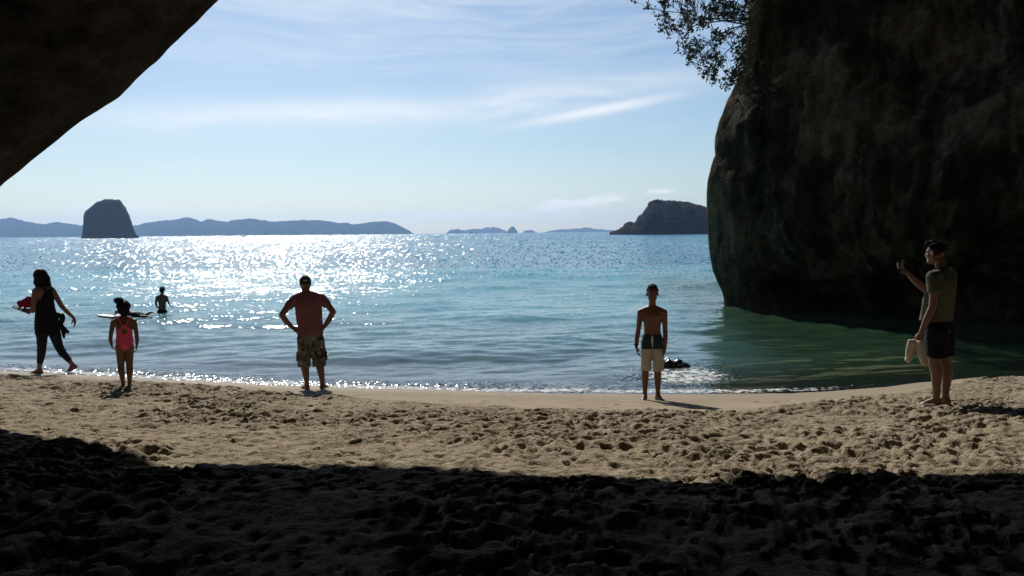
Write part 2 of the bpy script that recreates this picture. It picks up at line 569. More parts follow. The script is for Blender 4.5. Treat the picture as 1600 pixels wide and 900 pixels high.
# broken crusts: little ledges a few centimetres high where feet have churned the surface
nn_ = fbm2(GX * 8.5 + 0.5 * fbm2(GX * 2, GY * 2, 2, 61), GY * 13.0, 3, 37, 0.55)
H += (0.016 + 0.026 * tread) * sstep(-0.17, -0.03, nn_)
nn_ = fbm2(GX * 14.0 + 7 + 0.5 * fbm2(GX * 3, GY * 3, 2, 62), GY * 20.0, 2, 39, 0.55)
H += (0.006 + 0.014 * tread) * sstep(-0.15, 0.03, nn_)
H += 0.014 * tread * (0.35 - np.abs(fbm2(GX * 4.2, GY * 7.5, 2, 35)))
H[1:-1] = 0.09 * H[:-2] + 0.82 * H[1:-1] + 0.09 * H[2:]        # loose sand cannot hold knife edges
H[:, 1:-1] = 0.10 * H[:, :-2] + 0.80 * H[:, 1:-1] + 0.10 * H[:, 2:]
Z = ZB + H * mask
# a few lone prints and wrack scuffs on the smooth band
H[:] = 0
for k in range(60):
    cx = rng.uniform(-9.5, 9.5)
    cy = smooth_y(cx) + rng.uniform(0.05, 0.7) ** 1.3
    if cy < shore_y(cx) - 0.15:
        stamp(cx, cy, rng.normal(1.57, 0.6), 0.11, 0.045, 0.012, 0.003)
Z += H * (1 - mask) * sstep(0.0, 0.1, ZB)
Z += 0.0025 * fbm2(GX * 3, GY * 9, 2, 41) * sstep(-0.4, -0.1, ZB)


def ground(x, y):
    """height of the finished sand at (x, y)"""
    i = int(np.clip(np.searchsorted(gx, x), 1, len(gx) - 1))
    j = int(np.clip(np.searchsorted(gy, y), 1, len(gy) - 1))
    return float(Z[j - 1:j + 1, i - 1:i + 1].mean())


def ground_max(x, y, r=0.08):
    i0, i1 = np.searchsorted(gx, (x - r, x + r))
    j0, j1 = np.searchsorted(gy, (y - r, y + r))
    return float(np.percentile(Z[j0:j1 + 1, i0:i1 + 1], 70))


sand_me = np_mesh('sand', np.stack([GX, GY, Z], -1).reshape(-1, 3), grid_faces(len(gy), len(gx)))
vattr(sand_me, 'smooth', 1 - mask)
vattr(sand_me, 'wet', (1 - mask) * sstep(0.30, 0.02, ZB))
vattr(sand_me, 'under', sstep(0.01, -0.10, ZB))
link('sand', sand_me, None, M_SAND, 'structure')

# ------------------------------------------------------------------ the sea: one sheet to the horizon, waves modelled where they can be told apart
rows = [9.0]
while rows[-1] < 60:
    rows.append(rows[-1] + max(0.05, rows[-1] ** 2 / 4200.0))
while rows[-1] < 8600:
    rows.append(rows[-1] * 1.035)
rows = np.array(rows)
rows[-1] = 8600
ang = np.concatenate([np.linspace(-0.81, -0.60, 16)[:-1], np.linspace(-0.60, 0.60, 660), np.linspace(0.60, 0.81, 16)[1:]])
WX = rows[:, None] * np.tan(ang)[None, :]
WY = np.repeat(rows[:, None], len(ang), 1)
dxr = np.gradient(rows)[:, None]
dist_sh = WY - shore_y(WX)
WZ = np.zeros_like(WX)
rw = np.random.default_rng(12)
for k in range(46):
    lam = 0.30 * (26 ** (k / 45.0))
    th = rw.normal(0, 0.42) + 1.63
    kk = 2 * math.pi / lam
    a = 0.0066 * lam ** 0.75 * rw.uniform(0.5, 1.2) * 0.55
    fade = sstep(2.2, 5.0, lam / np.maximum(dxr, 1e-3)) * sstep(2.2, 5.0, lam / np.maximum(WY * 0.0017, 1e-3))
    ph = kk * (WX * math.cos(th) + WY * math.sin(th)) + rw.uniform(0, 6.28) + 0.8 * vnoise2(WX * 0.35 / lam ** 0.5, WY * 0.35 / lam ** 0.5, 50 + k)
    sn = np.sin(ph)
    WZ += a * fade * (sn + 0.25 * np.cos(2 * ph))
# long low swells coming in, steeper in the shallows
off = dist_sh + 1.6 * fbm2(WX * 0.10, WY * 0.10, 2, 77)
for (d0, wd, hgt, xa, xb) in ((13.8, 1.3, 0.05, -14, 2), (24.0, 2.4, 0.13, -20, 14), (36.0, 3.5, 0.26, -30, 20), (6.0, 0.9, 0.03, -8, 7), (2.6, 0.5, 0.03, -9, 4)):
    q = (off - d0) / wd
    prof = np.exp(-np.where(q > 0, q / 1.5, q / 0.75) ** 2)
    WZ += hgt * prof * sstep(xa, xa + 5, WX) * sstep(xb, xb - 6, WX) * (0.75 + 0.35 * vnoise2(WX * 0.25, WY * 0.2, 91))
calm = 0.12 + 0.88 * sstep(0.0, 3.5, dist_sh)
WZ *= calm
# the last thin tongue of the wash
WZ += 0.012 + 0.010 * vnoise2(WX * 1.2, WY * 0.6, 93) * sstep(2.0, 0.0, dist_sh) - 0.05 * sstep(-0.25, -0.9, dist_sh)
keep = dist_sh > -1.2
depth = np.maximum(WZ - ground0(WX, WY), 0)
depth = np.where(WY > 60, 6.0, depth)
ROCK_P = on_water(1054, 577)
rockd = np.hypot(WX - ROCK_P[0], (WY - ROCK_P[1]) * 0.8)
foam = 0.55 * sstep(0.42, 0.05, np.abs(dist_sh - 0.10 - 0.12 * vnoise2(WX * 0.8, WX * 0, 95))) * sstep(9.0, 3.0, WX)
foam = np.maximum(foam, 0.24 * sstep(1.4, 0.2, np.abs(dist_sh - 0.7)) * sstep(-1.0, -5, WX))
patch = np.exp(-(((WX - ROCK_P[0] - 0.15 + 0.15 * (ROCK_P[1] - WY)) / 1.0) ** 2 + ((WY - ROCK_P[1] + 0.75) / 1.05) ** 2) ** 1.5)
foam = np.maximum(foam, 0.58 * patch)
foam = np.maximum(foam, 0.40 * np.exp(-((off - 13.3) / 0.35) ** 2) * sstep(-12, -9, WX) * sstep(-2.5, -5, WX))
ruf = (0.34 + 0.66 * sstep(1.0, 9.0, dist_sh)) * (1 + 1.6 * patch)
ruf = np.maximum(ruf, 0.8 * sstep(0.9, 0.1, dist_sh))
ruf *= 1 - 0.35 * sstep(3.5, 8, WX) * sstep(40, 24, WY)
sea_me = np_mesh('sea', np.stack([WX, WY, WZ], -1).reshape(-1, 3), grid_faces(len(rows), len(ang)))
vattr(sea_me, 'depth', depth)
vattr(sea_me, 'foam', foam)
rs = np.random.default_rng(44)
fadein = sstep(28, 70, WY)
broken = np.maximum(sstep(1.0, 0.15, dist_sh) * sstep(4, -3, WX), patch)          # chopped-up water in the wash and round the rock
vattr(sea_me, 'steep_x', rs.normal(0, 0.13, WX.shape) * fadein + rs.normal(0, 0.24, WX.shape) * broken)
vattr(sea_me, 'steep_y', rs.normal(-0.02, 0.21, WX.shape) * fadein + rs.normal(-0.05, 0.30, WX.shape) * broken)
vattr(sea_me, 'cliff_shade', sstep(3.2, 6.2, WX - 0.06 * (WY - 14)) * sstep(60, 30, WY))  # where the cliff's shade and reflection are coloured into the water
vattr(sea_me, 'ruffle', ruf)
link('sea', sea_me, None, M_WATER, 'structure')

# deep sea floor under the far water
fl = np_mesh('seabed', [(-9000, 69, -6.2), (9000, 69, -6.2), (9000, 8600, -6.2), (-9000, 8600, -6.2)], np.array([(0, 1, 2, 3)]), False)
link('seabed', fl, None, simple_mat('seabed silt', (0.12, 0.12, 0.09), 0.9, 0.2, 0.05), 'structure')

# ------------------------------------------------------------------ the cave: arch, roof, walls and the cliff over it
LIP_Y = 11.7
SIL = [(-170, 455), (-60, 345), (0, 291), (48, 253), (95, 214), (130, 188), (185, 152), (240, 100), (290, 53), (345, 0), (354, -8)]
sec = [(-11.5, -0.6), (-10.6, 0.2), (-9.9, 0.9)]
for p in SIL:
    q = at(p[0], p[1], LIP_Y)
    sec.append((q[0], q[2]))
SHADOW_PX = [(330, 728), (410, 731), (500, 734), (600, 735), (700, 736), (900, 746), (1100, 750), (1250, 748), (1400, 745), (1600, 735)]
for p in SHADOW_PX:
    g = on_ground(*p)
    lip_y = LIP_Y
    while True:                          # the lip stands where the edge of the shadow says, out of the picture's top
        q = g + SUN_DIR * (lip_y - g[1]) / SUN_DIR[1]
        v = q - np.array([0, 0, CAM_Z])
        if 450 - F_PX * (v @ C_U) / (v @ C_F) < -9 or lip_y > 20:
            break
        lip_y += 0.05
    sec.append((q[0], q[2], lip_y))
sec = np.array([s if len(s) == 3 else (*s, LIP_Y) for s in sec])
xe, ze, ye = sec[-1]
sec = np.vstack([sec, [(xe + 1.5, ze + 0.12, ye), (xe + 3.2, ze + 0.3, ye), (xe + 5.5, ze + 0.45, ye - 0.8), (9.4, 5.4, 12.4), (9.8, 3.0, 12.0), (10.4, 1.4, 11.8), (11.0, -0.6, 11.7)]])
ln = np.concatenate([[0], np.cumsum(np.hypot(*np.diff(sec[:, :2], axis=0).T))])
ss = np.linspace(0, ln[-1], 420)
SX, SZ = np.interp(ss, ln, sec[:, 0]), np.interp(ss, ln, sec[:, 1])
SY = np.interp(ss, ln, sec[:, 2]) - LIP_Y
for _ in range(2):
    SX[1:-1] = 0.25 * SX[:-2] + 0.5 * SX[1:-1] + 0.25 * SX[2:]
    SZ[1:-1] = 0.25 * SZ[:-2] + 0.5 * SZ[1:-1] + 0.25 * SZ[2:]
cxm, czm = 0.0, 1.2
rowsC = []
# inside: from the lip back into the cave
for yy in np.concatenate([np.linspace(LIP_Y, LIP_Y - 3, 34)[:-1], np.linspace(LIP_Y - 3, -13, 70)]):
    d = LIP_Y - yy
    k = 1.0 + 0.035 * d * np.exp(-d / 14.0) + 0.10 * sstep(0, 10, d)
    if yy < -7:
        k *= max(0.02, math.cos((-7 - yy) / 6.05 * math.pi / 2))
    rowsC.append(np.stack([cxm + (SX - cxm) * k, yy + SY * max(0, 1 - d / 7), czm + (SZ - czm) * k], -1))
inside = np.array(rowsC)
# outside: the cliff face over the arch, leaning back
rowsO = []
for q in np.linspace(0, 1, 40)[1:]:
    grow = 22.0 * q ** 1.5
    nx, nz = SX - cxm, SZ - czm + 0.6
    nl = np.hypot(nx, nz)
    rowsO.append(np.stack([SX + nx / nl * grow * 1.7, LIP_Y + SY + 0.35 * np.sin(q * 9) * q - 2.5 * q ** 2, np.maximum(SZ, 0.0 + 0 * SZ) * (q > 0) + (SZ - np.maximum(SZ, 0.0)) + np.maximum(nz, -0.3) / nl * grow * 1.35], -1))
outside = np.array(rowsO)
CV = np.concatenate([inside[::-1], outside], 0)
n_in = len(inside)
X, Y, ZZ = CV[..., 0], CV[..., 1], CV[..., 2]
rowdist = np.abs(np.arange(len(CV)) - (n_in - 1))[:, None] * np.ones_like(X)
amp = 0.03 + 0.34 * sstep(0, 16, rowdist)
rr = np.hypot(X - cxm, ZZ - czm) + 1e-6
nz_ = fbm3(X * 0.55, Y * 0.55, ZZ * 0.55, 5, 5) * 0.9 + 0.35 * np.abs(fbm3(X * 1.8, Y * 1.8, ZZ * 1.8, 3, 15)) + 0.3 * fbm3(X * 4.0, Y * 4.0, ZZ * 4.0, 3, 16)
CV[..., 0] += (X - cxm) / rr * nz_ * amp
CV[..., 2] += (ZZ - czm) / rr * nz_ * amp
CV[..., 1] += 0.25 * fbm3(X * 0.4, Y * 0.4 + 9, ZZ * 0.4, 3, 25) * sstep(0, 4, rowdist)
CV[0] = (cxm, -13.4, czm)  # unseen closed back end, added to keep light out of the cave
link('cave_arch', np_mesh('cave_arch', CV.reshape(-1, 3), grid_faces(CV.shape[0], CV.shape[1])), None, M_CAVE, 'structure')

# ------------------------------------------------------------------ the cliff across the water on the right, undercut at the tide line
NOSE_Y = 27.6
EDGE_PX = [(1133, 486), (1131, 470), (1127, 455), (1119, 438), (1113, 424), (1109, 395), (1107, 360), (1105, 330), (1105.5, 300), (1107, 282), (1112, 262), (1119, 242), (1118, 225),
           (1119, 212), (1126, 185), (1136, 160), (1147, 143), (1157, 120), (1165, 96), (1171, 70), (1176, 30), (1180, -10), (1186, -60), (1200, -110), (1230, -180), (1280, -260), (1360, -340)]
ed = np.array([at(p[0], p[1], NOSE_Y) for p in EDGE_PX])
ze_, xe_ = ed[:, 2], ed[:, 0]
zz = np.concatenate([[-5.0, -2.5], np.linspace(-0.6, 2.2, 36), np.linspace(2.3, ze_[-1], 110)])
xo = np.interp(zz, ze_, xe_)
nose_x = float(np.interp(3.6, ze_, xe_))
path = np.array([(26, 62), (14.5, 44), (9.6, 34.5), (7.25, 29.2), (6.30, 27.6), (6.9, 26.4), (9.0, 24.4), (11.5, 22.5), (14, 20.6), (17, 18.4), (20.5, 15.8), (26, 12.5), (38, 8.0)])
pl = np.concatenate([[0], np.cumsum(np.hypot(*np.diff(path, axis=0).T))])
ps = np.unique(np.concatenate([np.linspace(0, pl[3], 40), np.linspace(pl[3], pl[9], 200), np.linspace(pl[9], pl[-1], 40)]))
PX = np.interp(ps, pl, path[:, 0])
PY = np.interp(ps, pl, path[:, 1])
for _ in range(10):
    PX[1:-1] = 0.25 * PX[:-2] + 0.5 * PX[1:-1] + 0.25 * PX[2:]
    PY[1:-1] = 0.25 * PY[:-2] + 0.5 * PY[1:-1] + 0.25 * PY[2:]
kn = np.argmin(PX)
tx, ty = np.gradient(PX), np.gradient(PY)
tl = np.hypot(tx, ty)
NXo, NYo = ty / tl, -tx / tl               # pointing out of the rock
if NXo[kn] > 0:
    NXo, NYo = -NXo, -NYo
offs = (xo - PX[kn])                        # how far the face steps back at each height
away = np.abs(ps - ps[kn])
notch = -0.9 * sstep(1.25, 0.75, zz)[:, None] * sstep(0.8, 5.0, away)[None, :]
bulge = 0.55 * np.sin(zz * 0.42 + 0.6)[:, None] * sstep(1.0, 6.0, away)[None, :] * sstep(1.0, 3.0, zz)[:, None]
KX = PX[None, :] + NXo[None, :] * (bulge + notch) + offs[:, None]
KY = PY[None, :] + NYo[None, :] * (bulge + notch) + 0.35 * offs[:, None]
KZ = np.repeat(zz[:, None], len(ps), 1)
wob = 0.55 * fbm3(KX * 0.35, KY * 0.35, KZ * 0.28, 4, 61) + 0.20 * np.abs(fbm3(KX * 1.1, KY * 1.1, KZ * 0.8, 4, 71)) + 0.16 * np.abs(fbm3(KX * 2.3, KY * 2.3, KZ * 1.7, 3, 75)) + 0.09 * fbm3(KX * 3.4, KY * 3.4, KZ * 3.0, 3, 81)
keepn = 0.12 + 0.88 * sstep(0.3, 2.5, away)[None, :]
KX += NXo[None, :] * wob * keepn
KY += NYo[None, :] * wob * keepn
top = np.stack([KX[-1] + 6, KY[-1] + 4, KZ[-1] + 2.5], -1)[None]
CL = np.concatenate([np.stack([KX, KY, KZ], -1), top], 0)
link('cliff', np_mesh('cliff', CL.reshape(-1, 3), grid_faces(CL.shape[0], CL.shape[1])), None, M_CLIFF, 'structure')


# ------------------------------------------------------------------ far land
def outline_land(name, pts, D, depth, steep, nu, nv, mat, seed, noise=1.0, floor=-3.0, kind=None, asym=0.0):
    """land whose skyline follows pts (pixels of the photograph) at distance D, with real depth behind and before"""
    P = np.array([at(p[0], p[1], D) for p in pts])
    xs = np.linspace(P[0, 0], P[-1, 0], nu)
    h = np.maximum(np.interp(xs, P[:, 0], P[:, 2]), 0.0)
    px1 = D / F_PX                             # tree tops along the skyline
    h = h + np.minimum(h / (6 * px1), 1) * px1 * 0.7 * fbm2(xs / (px1 * 3.2), xs * 0, 3, seed + 3)
    half = (xs[-1] - xs[0]) / 2
    mid = (xs[-1] + xs[0]) / 2
    u = np.clip(np.abs((xs - mid) / half), 0, 1)
    W = depth * np.sqrt(np.clip(1 - u ** 4, 0.0, 1)) + depth * 0.04
    v = np.linspace(-1, 1, nv)
    X = np.repeat(xs[:, None], nv, 1)
    Y = D + v[None, :] * W[:, None]
    prof = np.clip(1 - np.abs(v) ** steep, 0, 1)[None, :]
    Zc = h[:, None] * prof
    mx = max(h.max(), 1.0)
    f = 6.0 / mx
    n = fbm3(X * f, Y * f, Zc * f, 4, seed) * 0.05 * mx * noise
    lim = np.minimum(Zc / mx * 3, 1)
    Zc = Zc + np.where(prof > 0.97, -np.abs(n) * 0.15, n * 0.6) * lim
    Y = Y + fbm3(X * f * 0.6, Zc * f * 0.6, Y * 0, 3, seed + 9) * 0.12 * depth * (1 - np.abs(v) * 0.5)[None, :]
    mx_, my_ = (P[0, 0] + P[-1, 0]) / 2, D       # its depth runs along the line of sight to its middle
    X = X + (Y - D) * mx_ / my_
    Zc = np.where(np.abs(v)[None, :] > 0.999, floor, np.where(prof < 0.02, np.minimum(Zc, 0.3), Zc))
    Zc[0, :] = floor
    Zc[-1, :] = floor
    me = np_mesh(name, np.stack([X, Y, Zc], -1).reshape(-1, 3), grid_faces(nu, nv, flip=True))
    return me, (X, Y, Zc)


def clumps(X, Y, Zc, n, size, seed, zmin, wtop=1.0):
    """many small leafy clumps scattered over the upper surface of a piece of land, joined into one part"""
    rg = np.random.default_rng(seed)
    base = np.array([(1, 0, 0), (-1, 0, 0), (0, 1, 0), (0, -1, 0), (0, 0, 1), (0, 0, -1)], float)
    fc = np.array([(0, 2, 4), (2, 1, 4), (1, 3, 4), (3, 0, 4), (2, 0, 5), (1, 2, 5), (3, 1, 5), (0, 3, 5)])
    cand = np.argwhere(Zc > zmin)
    sel = cand[rg.integers(0, len(cand), n)]
    Vs, Fs = [], []
    for k, (i, j) in enumerate(sel):
        c = np.array([X[i, j], Y[i, j], Zc[i, j]]) + rg.normal(0, size * 0.3, 3) * (1, 1, 0.3)
        s = size * rg.uniform(0.5, 1.3, 3) * (1, 1, 0.8)
        Vs.append(base * s * rg.uniform(0.6, 1.3, (6, 1)) + c)
        Fs.append(fc + 6 * k)
    return np_mesh('foliage', np.concatenate(Vs), np.concatenate(Fs), False)


HILL_PX = [(-260, 376), (-180, 352), (-90, 345), (-40, 347), (0, 342), (17, 340), (51, 348), (66, 350.5), (89, 346.5), (117, 350.5), (135, 353), (165, 352), (190, 354), (208, 353), (234, 347), (263, 343.5), (280, 342), (292, 339.5), (305, 343),
           (314, 347), (325, 342.5), (340, 345), (352, 346.5), (385, 341), (402, 342.5), (420, 346.5), (436, 346), (470, 343.5), (500, 344.5), (524, 347.5), (540, 348.5), (553, 351), (567, 348.5), (580, 347), (600, 346),
           (612, 348.5), (622, 353), (628, 357), (636, 359.5), (643, 366.5)]
me, g3 = outline_land('hills', HILL_PX, 5400.0, 560.0, 1.6, 420, 24, M_HILL, 3, 0.8)
hx = np.array([v.co.x for v in me.vertices])
link('hills', me, None, M_HILL, 'structure')

STACK_PX = [(126.5, 372), (128.6, 367), (130.2, 356), (131, 341), (133.5, 334), (137, 330.5), (141, 327.5), (144, 324), (147, 322), (150, 318.5), (156, 316.5), (162, 315), (168, 313.5), (177, 313.6), (186, 314.6), (190, 318),
            (194.5, 325), (198.7, 334.6), (203, 341.5), (205.5, 347), (207, 354), (210, 361), (212.5, 366), (216.7, 369.3), (218, 373)]
st = thing('sea_stack', 'tall dark rock stack rising from the sea left of centre, with a scrubby top', 'sea stack', at(172, 371, 1150.0) * (1, 1, 0))
me, g3 = outline_land('rock', STACK_PX, 1150.0, 46.0, 7.0, 140, 30, M_ISLE, 13, 1.0)
o = link('rock', me, None, M_ISLE)
me2 = clumps(*g3, 1500, 1.5, 4, 0.55 * g3[2].max())
o2 = link('foliage', me2, None, M_SCRUB, 'stuff')
for q in (o, o2):
    q.parent = st
    q.matrix_parent_inverse = Matrix.Translation(-Vector(st.location))

IS_PX = [(953, 363.2), (958, 361), (968, 357.5), (975, 354), (981, 348.5), (986, 347), (990, 349.5), (996, 347.5), (999, 341), (1002, 338), (1007, 333), (1011, 328), (1013, 324), (1016, 317.5), (1020, 315), (1029, 313), (1038, 315),
         (1047, 314.5), (1060, 315.5), (1073, 316.5), (1084, 320), (1095, 322), (1104, 326), (1125, 333), (1150, 341), (1185, 352), (1215, 361.5)]
isl = thing('island', 'dark scrub-topped island beside the right-hand cliff, sloping down to the left', 'island', at(1050, 363, 720.0) * (1, 1, 0))
me, g3 = outline_land('rock', IS_PX, 720.0, 50.0, 3.0, 200, 30, M_ISLE, 23, 1.0)
o = link('rock', me, None, M_ISLE)
me2 = clumps(*g3, 3000, 0.95, 5, 0.30 * g3[2].max())
o2 = link('foliage', me2, None, M_SCRUB, 'stuff')
for q in (o, o2):
    q.parent = isl
    q.matrix_parent_inverse = Matrix.Translation(-Vector(isl.location))

far = [('islet', 'long pale grey island lying flat on the horizon, behind the small dark cone', 'island', [(716, 365), (722, 360), (735, 357.8), (750, 357.2), (762, 355.4), (773, 354.8), (781, 356.5), (787, 359.5), (794, 362), (800, 364.5)], 7400.0, 260.0, 2.0),
       ('islet', 'flat-topped grey islet left of the long pale island on the horizon', 'island', [(697, 365), (700, 361.5), (706, 358.6), (714, 358), (720, 359), (724, 361), (728, 364.8)], 6200.0, 110.0, 3.0),
       ('islet', 'small pointed rock cone standing on the horizon', 'rock islet', [(791.5, 365), (793.5, 360), (796, 357.6), (799, 354.6), (801, 353.8), (804, 355), (806.5, 358.2), (808, 361), (809.5, 364.8)], 5600.0, 50.0, 2.5),
       ('islet', 'low pale hump of land just right of the pointed rock cone', 'island', [(816, 364.5), (819, 360.8), (824, 359), (831, 359.2), (835, 361), (839, 364.3)], 7200.0, 100.0, 2.2),
       ('islet', 'very faint long low land on the horizon towards the dark right-hand island', 'island', [(846, 364.3), (862, 360), (880, 358.4), (900, 357.4), (914, 355.4), (925, 356.8), (945, 358.6), (962, 360.6), (985, 363)], 7900.0, 300.0, 2.0),
       ('rock_islet', 'tiny dark rock in the sea under the flat-topped grey islet', 'rock', [(733, 364.8), (734, 362), (737, 360.6), (739, 362), (741, 364.6)], 5200.0, 18.0, 3.0),
       ('rock_islet', 'tiny dark low rock in the sea before the long pale island', 'rock', [(742, 364.8), (743.5, 362.8), (746, 362.9), (748, 364.6)], 5000.0, 16.0, 3.0)]
for nm, lb, ct, pts, D, dp, stp in far:
    me, _ = outline_land(nm, pts, D, dp, stp, 70, 14, M_HILL, int(D) % 97, 0.5)
    o = link(nm, me, None, M_HILL)
    tag(o, lb, ct, 'far islets on the horizon')

# ------------------------------------------------------------------ bodies: tapered limbs and shaped masses grown together into one skin
def _frame(d, hint=(0, 0, 1)):
    d = np.asarray(d, float)
    d = d / (np.linalg.norm(d) + 1e-9)
    h = np.asarray(hint, float)
    if abs(d @ h) > 0.95:
        h = np.array([1.0, 0, 0]) if abs(d[0]) < 0.9 else np.array([0, 1.0, 0])
    e1 = np.cross(h, d)
    e1 /= np.linalg.norm(e1)
    e2 = np.cross(d, e1)
    return d, e1, e2


def vunit(v):
    v = np.asarray(v, float)
    return v / (np.linalg.norm(v) + 1e-9)


class Flesh:
    def __init__(self):
        self.V, self.F, self.n = [], [], 0

    def _rings(self, rings):
        m = len(rings[0])
        V = np.concatenate([np.asarray(r) for r in rings])
        Fq = grid_faces(len(rings), m, wrap=True)
        c0, c1 = rings[0].mean(0), rings[-1].mean(0)
        V = np.vstack([V, c0, c1])
        k = len(rings) * m
        t0 = np.array([(k, (j + 1) % m, j) for j in range(m)])
        b = (len(rings) - 1) * m
        t1 = np.array([(k + 1, b + j, b + (j + 1) % m) for j in range(m)])
        self.V.append(V)
        self.F += [Fq + self.n, t0 + self.n, t1 + self.n]
        self.n += len(V)

    def cap(self, p0, r0, p1, r1, flat0=False, flat1=False, ex=1.0, ey=1.0, hint=(0, 1, 0), seg=16):
        """tapered limb segment; ex scales across (perpendicular to hint), ey along hint"""
        p0, p1 = np.asarray(p0, float), np.asarray(p1, float)
        d, e1, e2 = _frame(p1 - p0, hint)
        th = np.arange(seg) * 2 * math.pi / seg
        circ = np.cos(th)[:, None] * e1 * ex + np.sin(th)[:, None] * e2 * ey
        rings = []
        if not flat0:
            for a in (-1.45, -1.1, -0.75, -0.38):
                rings.append(p0 + d * r0 * math.sin(a) + circ * r0 * math.cos(a))
        L = 4
        for k in range(L + 1):
            t = k / L
            rings.append(p0 + (p1 - p0) * t + circ * (r0 + (r1 - r0) * t))
        if not flat1:
            for a in (0.38, 0.75, 1.1, 1.45):
                rings.append(p1 + d * r1 * math.sin(a) + circ * r1 * math.cos(a))
        self._rings(rings)

    def loft(self, secs, F=(0, 1, 0), e=0.0, seg=24, n=26):
        """trunk through (z, cx, cy, half width, half depth) sections, facing F"""
        S = np.array(secs, float)
        f = vunit((F[0], F[1], 0))
        l = np.array([-f[1], f[0], 0])
        zz = np.linspace(S[0, 0], S[-1, 0], n)
        cols = []
        for k in range(1, 5):
            v = np.interp(zz, S[:, 0], S[:, k])
            for _ in range(2):
                v[1:-1] = 0.25 * v[:-2] + 0.5 * v[1:-1] + 0.25 * v[2:]
            cols.append(v)
        th = np.arange(seg) * 2 * math.pi / seg
        c_, s_ = np.cos(th), np.sin(th)
        q = 0.86                          # slightly boxy, as a trunk is
        c_, s_ = np.sign(c_) * np.abs(c_) ** q, np.sign(s_) * np.abs(s_) ** q
        self._rings([np.array([cx, cy, z]) + c_[:, None] * l * (rx + e) + s_[:, None] * f * (ry + e) for z, cx, cy, rx, ry in zip(zz, *cols)])

    def chain(self, pts, **kw):
        for (p0, r0), (p1, r1) in zip(pts[:-1], pts[1:]):
            self.cap(p0, r0, p1, r1, **kw)

    def ell(self, c, r, fwd=(0, 1, 0), up=(0, 0, 1), seg=20, rg=12):
        f = vunit(fwd)
        u = vunit(np.asarray(up, float) - f * (np.asarray(up, float) @ f))
        l = np.cross(f, u)
        r = np.broadcast_to(np.asarray(r, float), 3)
        rings = []
        th = np.arange(seg) * 2 * math.pi / seg
        for a in np.linspace(-math.pi / 2 + 0.12, math.pi / 2 - 0.12, rg):
            rings.append(np.asarray(c, float) + u * r[2] * math.sin(a) + (np.cos(th)[:, None] * l * r[0] + np.sin(th)[:, None] * f * r[1]) * math.cos(a))
        self._rings(rings)

    def build(self, name, mat, parent, voxel=0.007, smooth=4, wrinkle=0.0, wscale=14.0, keep=None, seed=1, stretch=(1, 1, 1), thick=0.0, remesh=True):
        me = np_mesh(name, np.concatenate(self.V), self.F)
        if remesh:
            o = bpy.data.objects.new('tmp', me)
            COL.objects.link(o)
            md = o.modifiers.new('r', 'REMESH')
            md.mode = 'VOXEL'
            md.voxel_size = voxel
            md.use_smooth_shade = True
            if smooth:
                sm = o.modifiers.new('s', 'SMOOTH')
                sm.factor = 0.5
                sm.iterations = smooth
            dg = bpy.context.evaluated_depsgraph_get()
            ev = o.evaluated_get(dg)
            m2 = bpy.data.meshes.new_from_object(ev)
            bpy.data.objects.remove(o)
            bpy.data.meshes.remove(me)
            me = m2
            me.name = name
        n = len(me.vertices)
        co = np.empty(n * 3, np.float32)
        me.vertices.foreach_get('co', co)
        co = co.reshape(-1, 3).astype(float)
        if wrinkle:
            nr = np.empty(n * 3, np.float32)
            me.vertices.foreach_get('normal', nr)
            nr = nr.reshape(-1, 3)
            q = co * np.array(stretch) * wscale
            w_ = fbm3(q[:, 0], q[:, 1], q[:, 2], 3, seed)
            co = co + nr * (w_ * wrinkle)[:, None]
            me.vertices.foreach_set('co', co.astype(np.float32).ravel())
        if keep is not None:
            fl = keep(co)
            nf = len(me.polygons)
            tot = np.empty(nf, np.int32)
            me.polygons.foreach_get('loop_total', tot)
            li = np.empty(len(me.loops), np.int32)
            me.loops.foreach_get('vertex_index', li)
            st = np.concatenate([[0], np.cumsum(tot)[:-1]])
            good = np.logical_and.reduceat(fl[li], st)
            faces = [li[s:s + t] for s, t, g in zip(st, tot, good) if g]
            q4 = np.array([f for f in faces if len(f) == 4]).reshape(-1, 4)
            q3 = np.array([f for f in faces if len(f) == 3]).reshape(-1, 3)
            used = np.unique(np.concatenate([q4.ravel(), q3.ravel()]).astype(int))
            mp = np.full(n, -1)
            mp[used] = np.arange(len(used))
            me = np_mesh(name, co[used], [mp[q4.astype(int)] if len(q4) else np.zeros((0, 4), int), mp[q3.astype(int)] if len(q3) else np.zeros((0, 3), int)])
        me.polygons.foreach_set('use_smooth', np.ones(len(me.polygons), dtype=bool))
        me.update()
        o = link(name, me, parent, mat)
        if thick:
            md = o.modifiers.new('thickness', 'SOLIDIFY')
            md.thickness = thick
            md.offset = 1.0
        return o


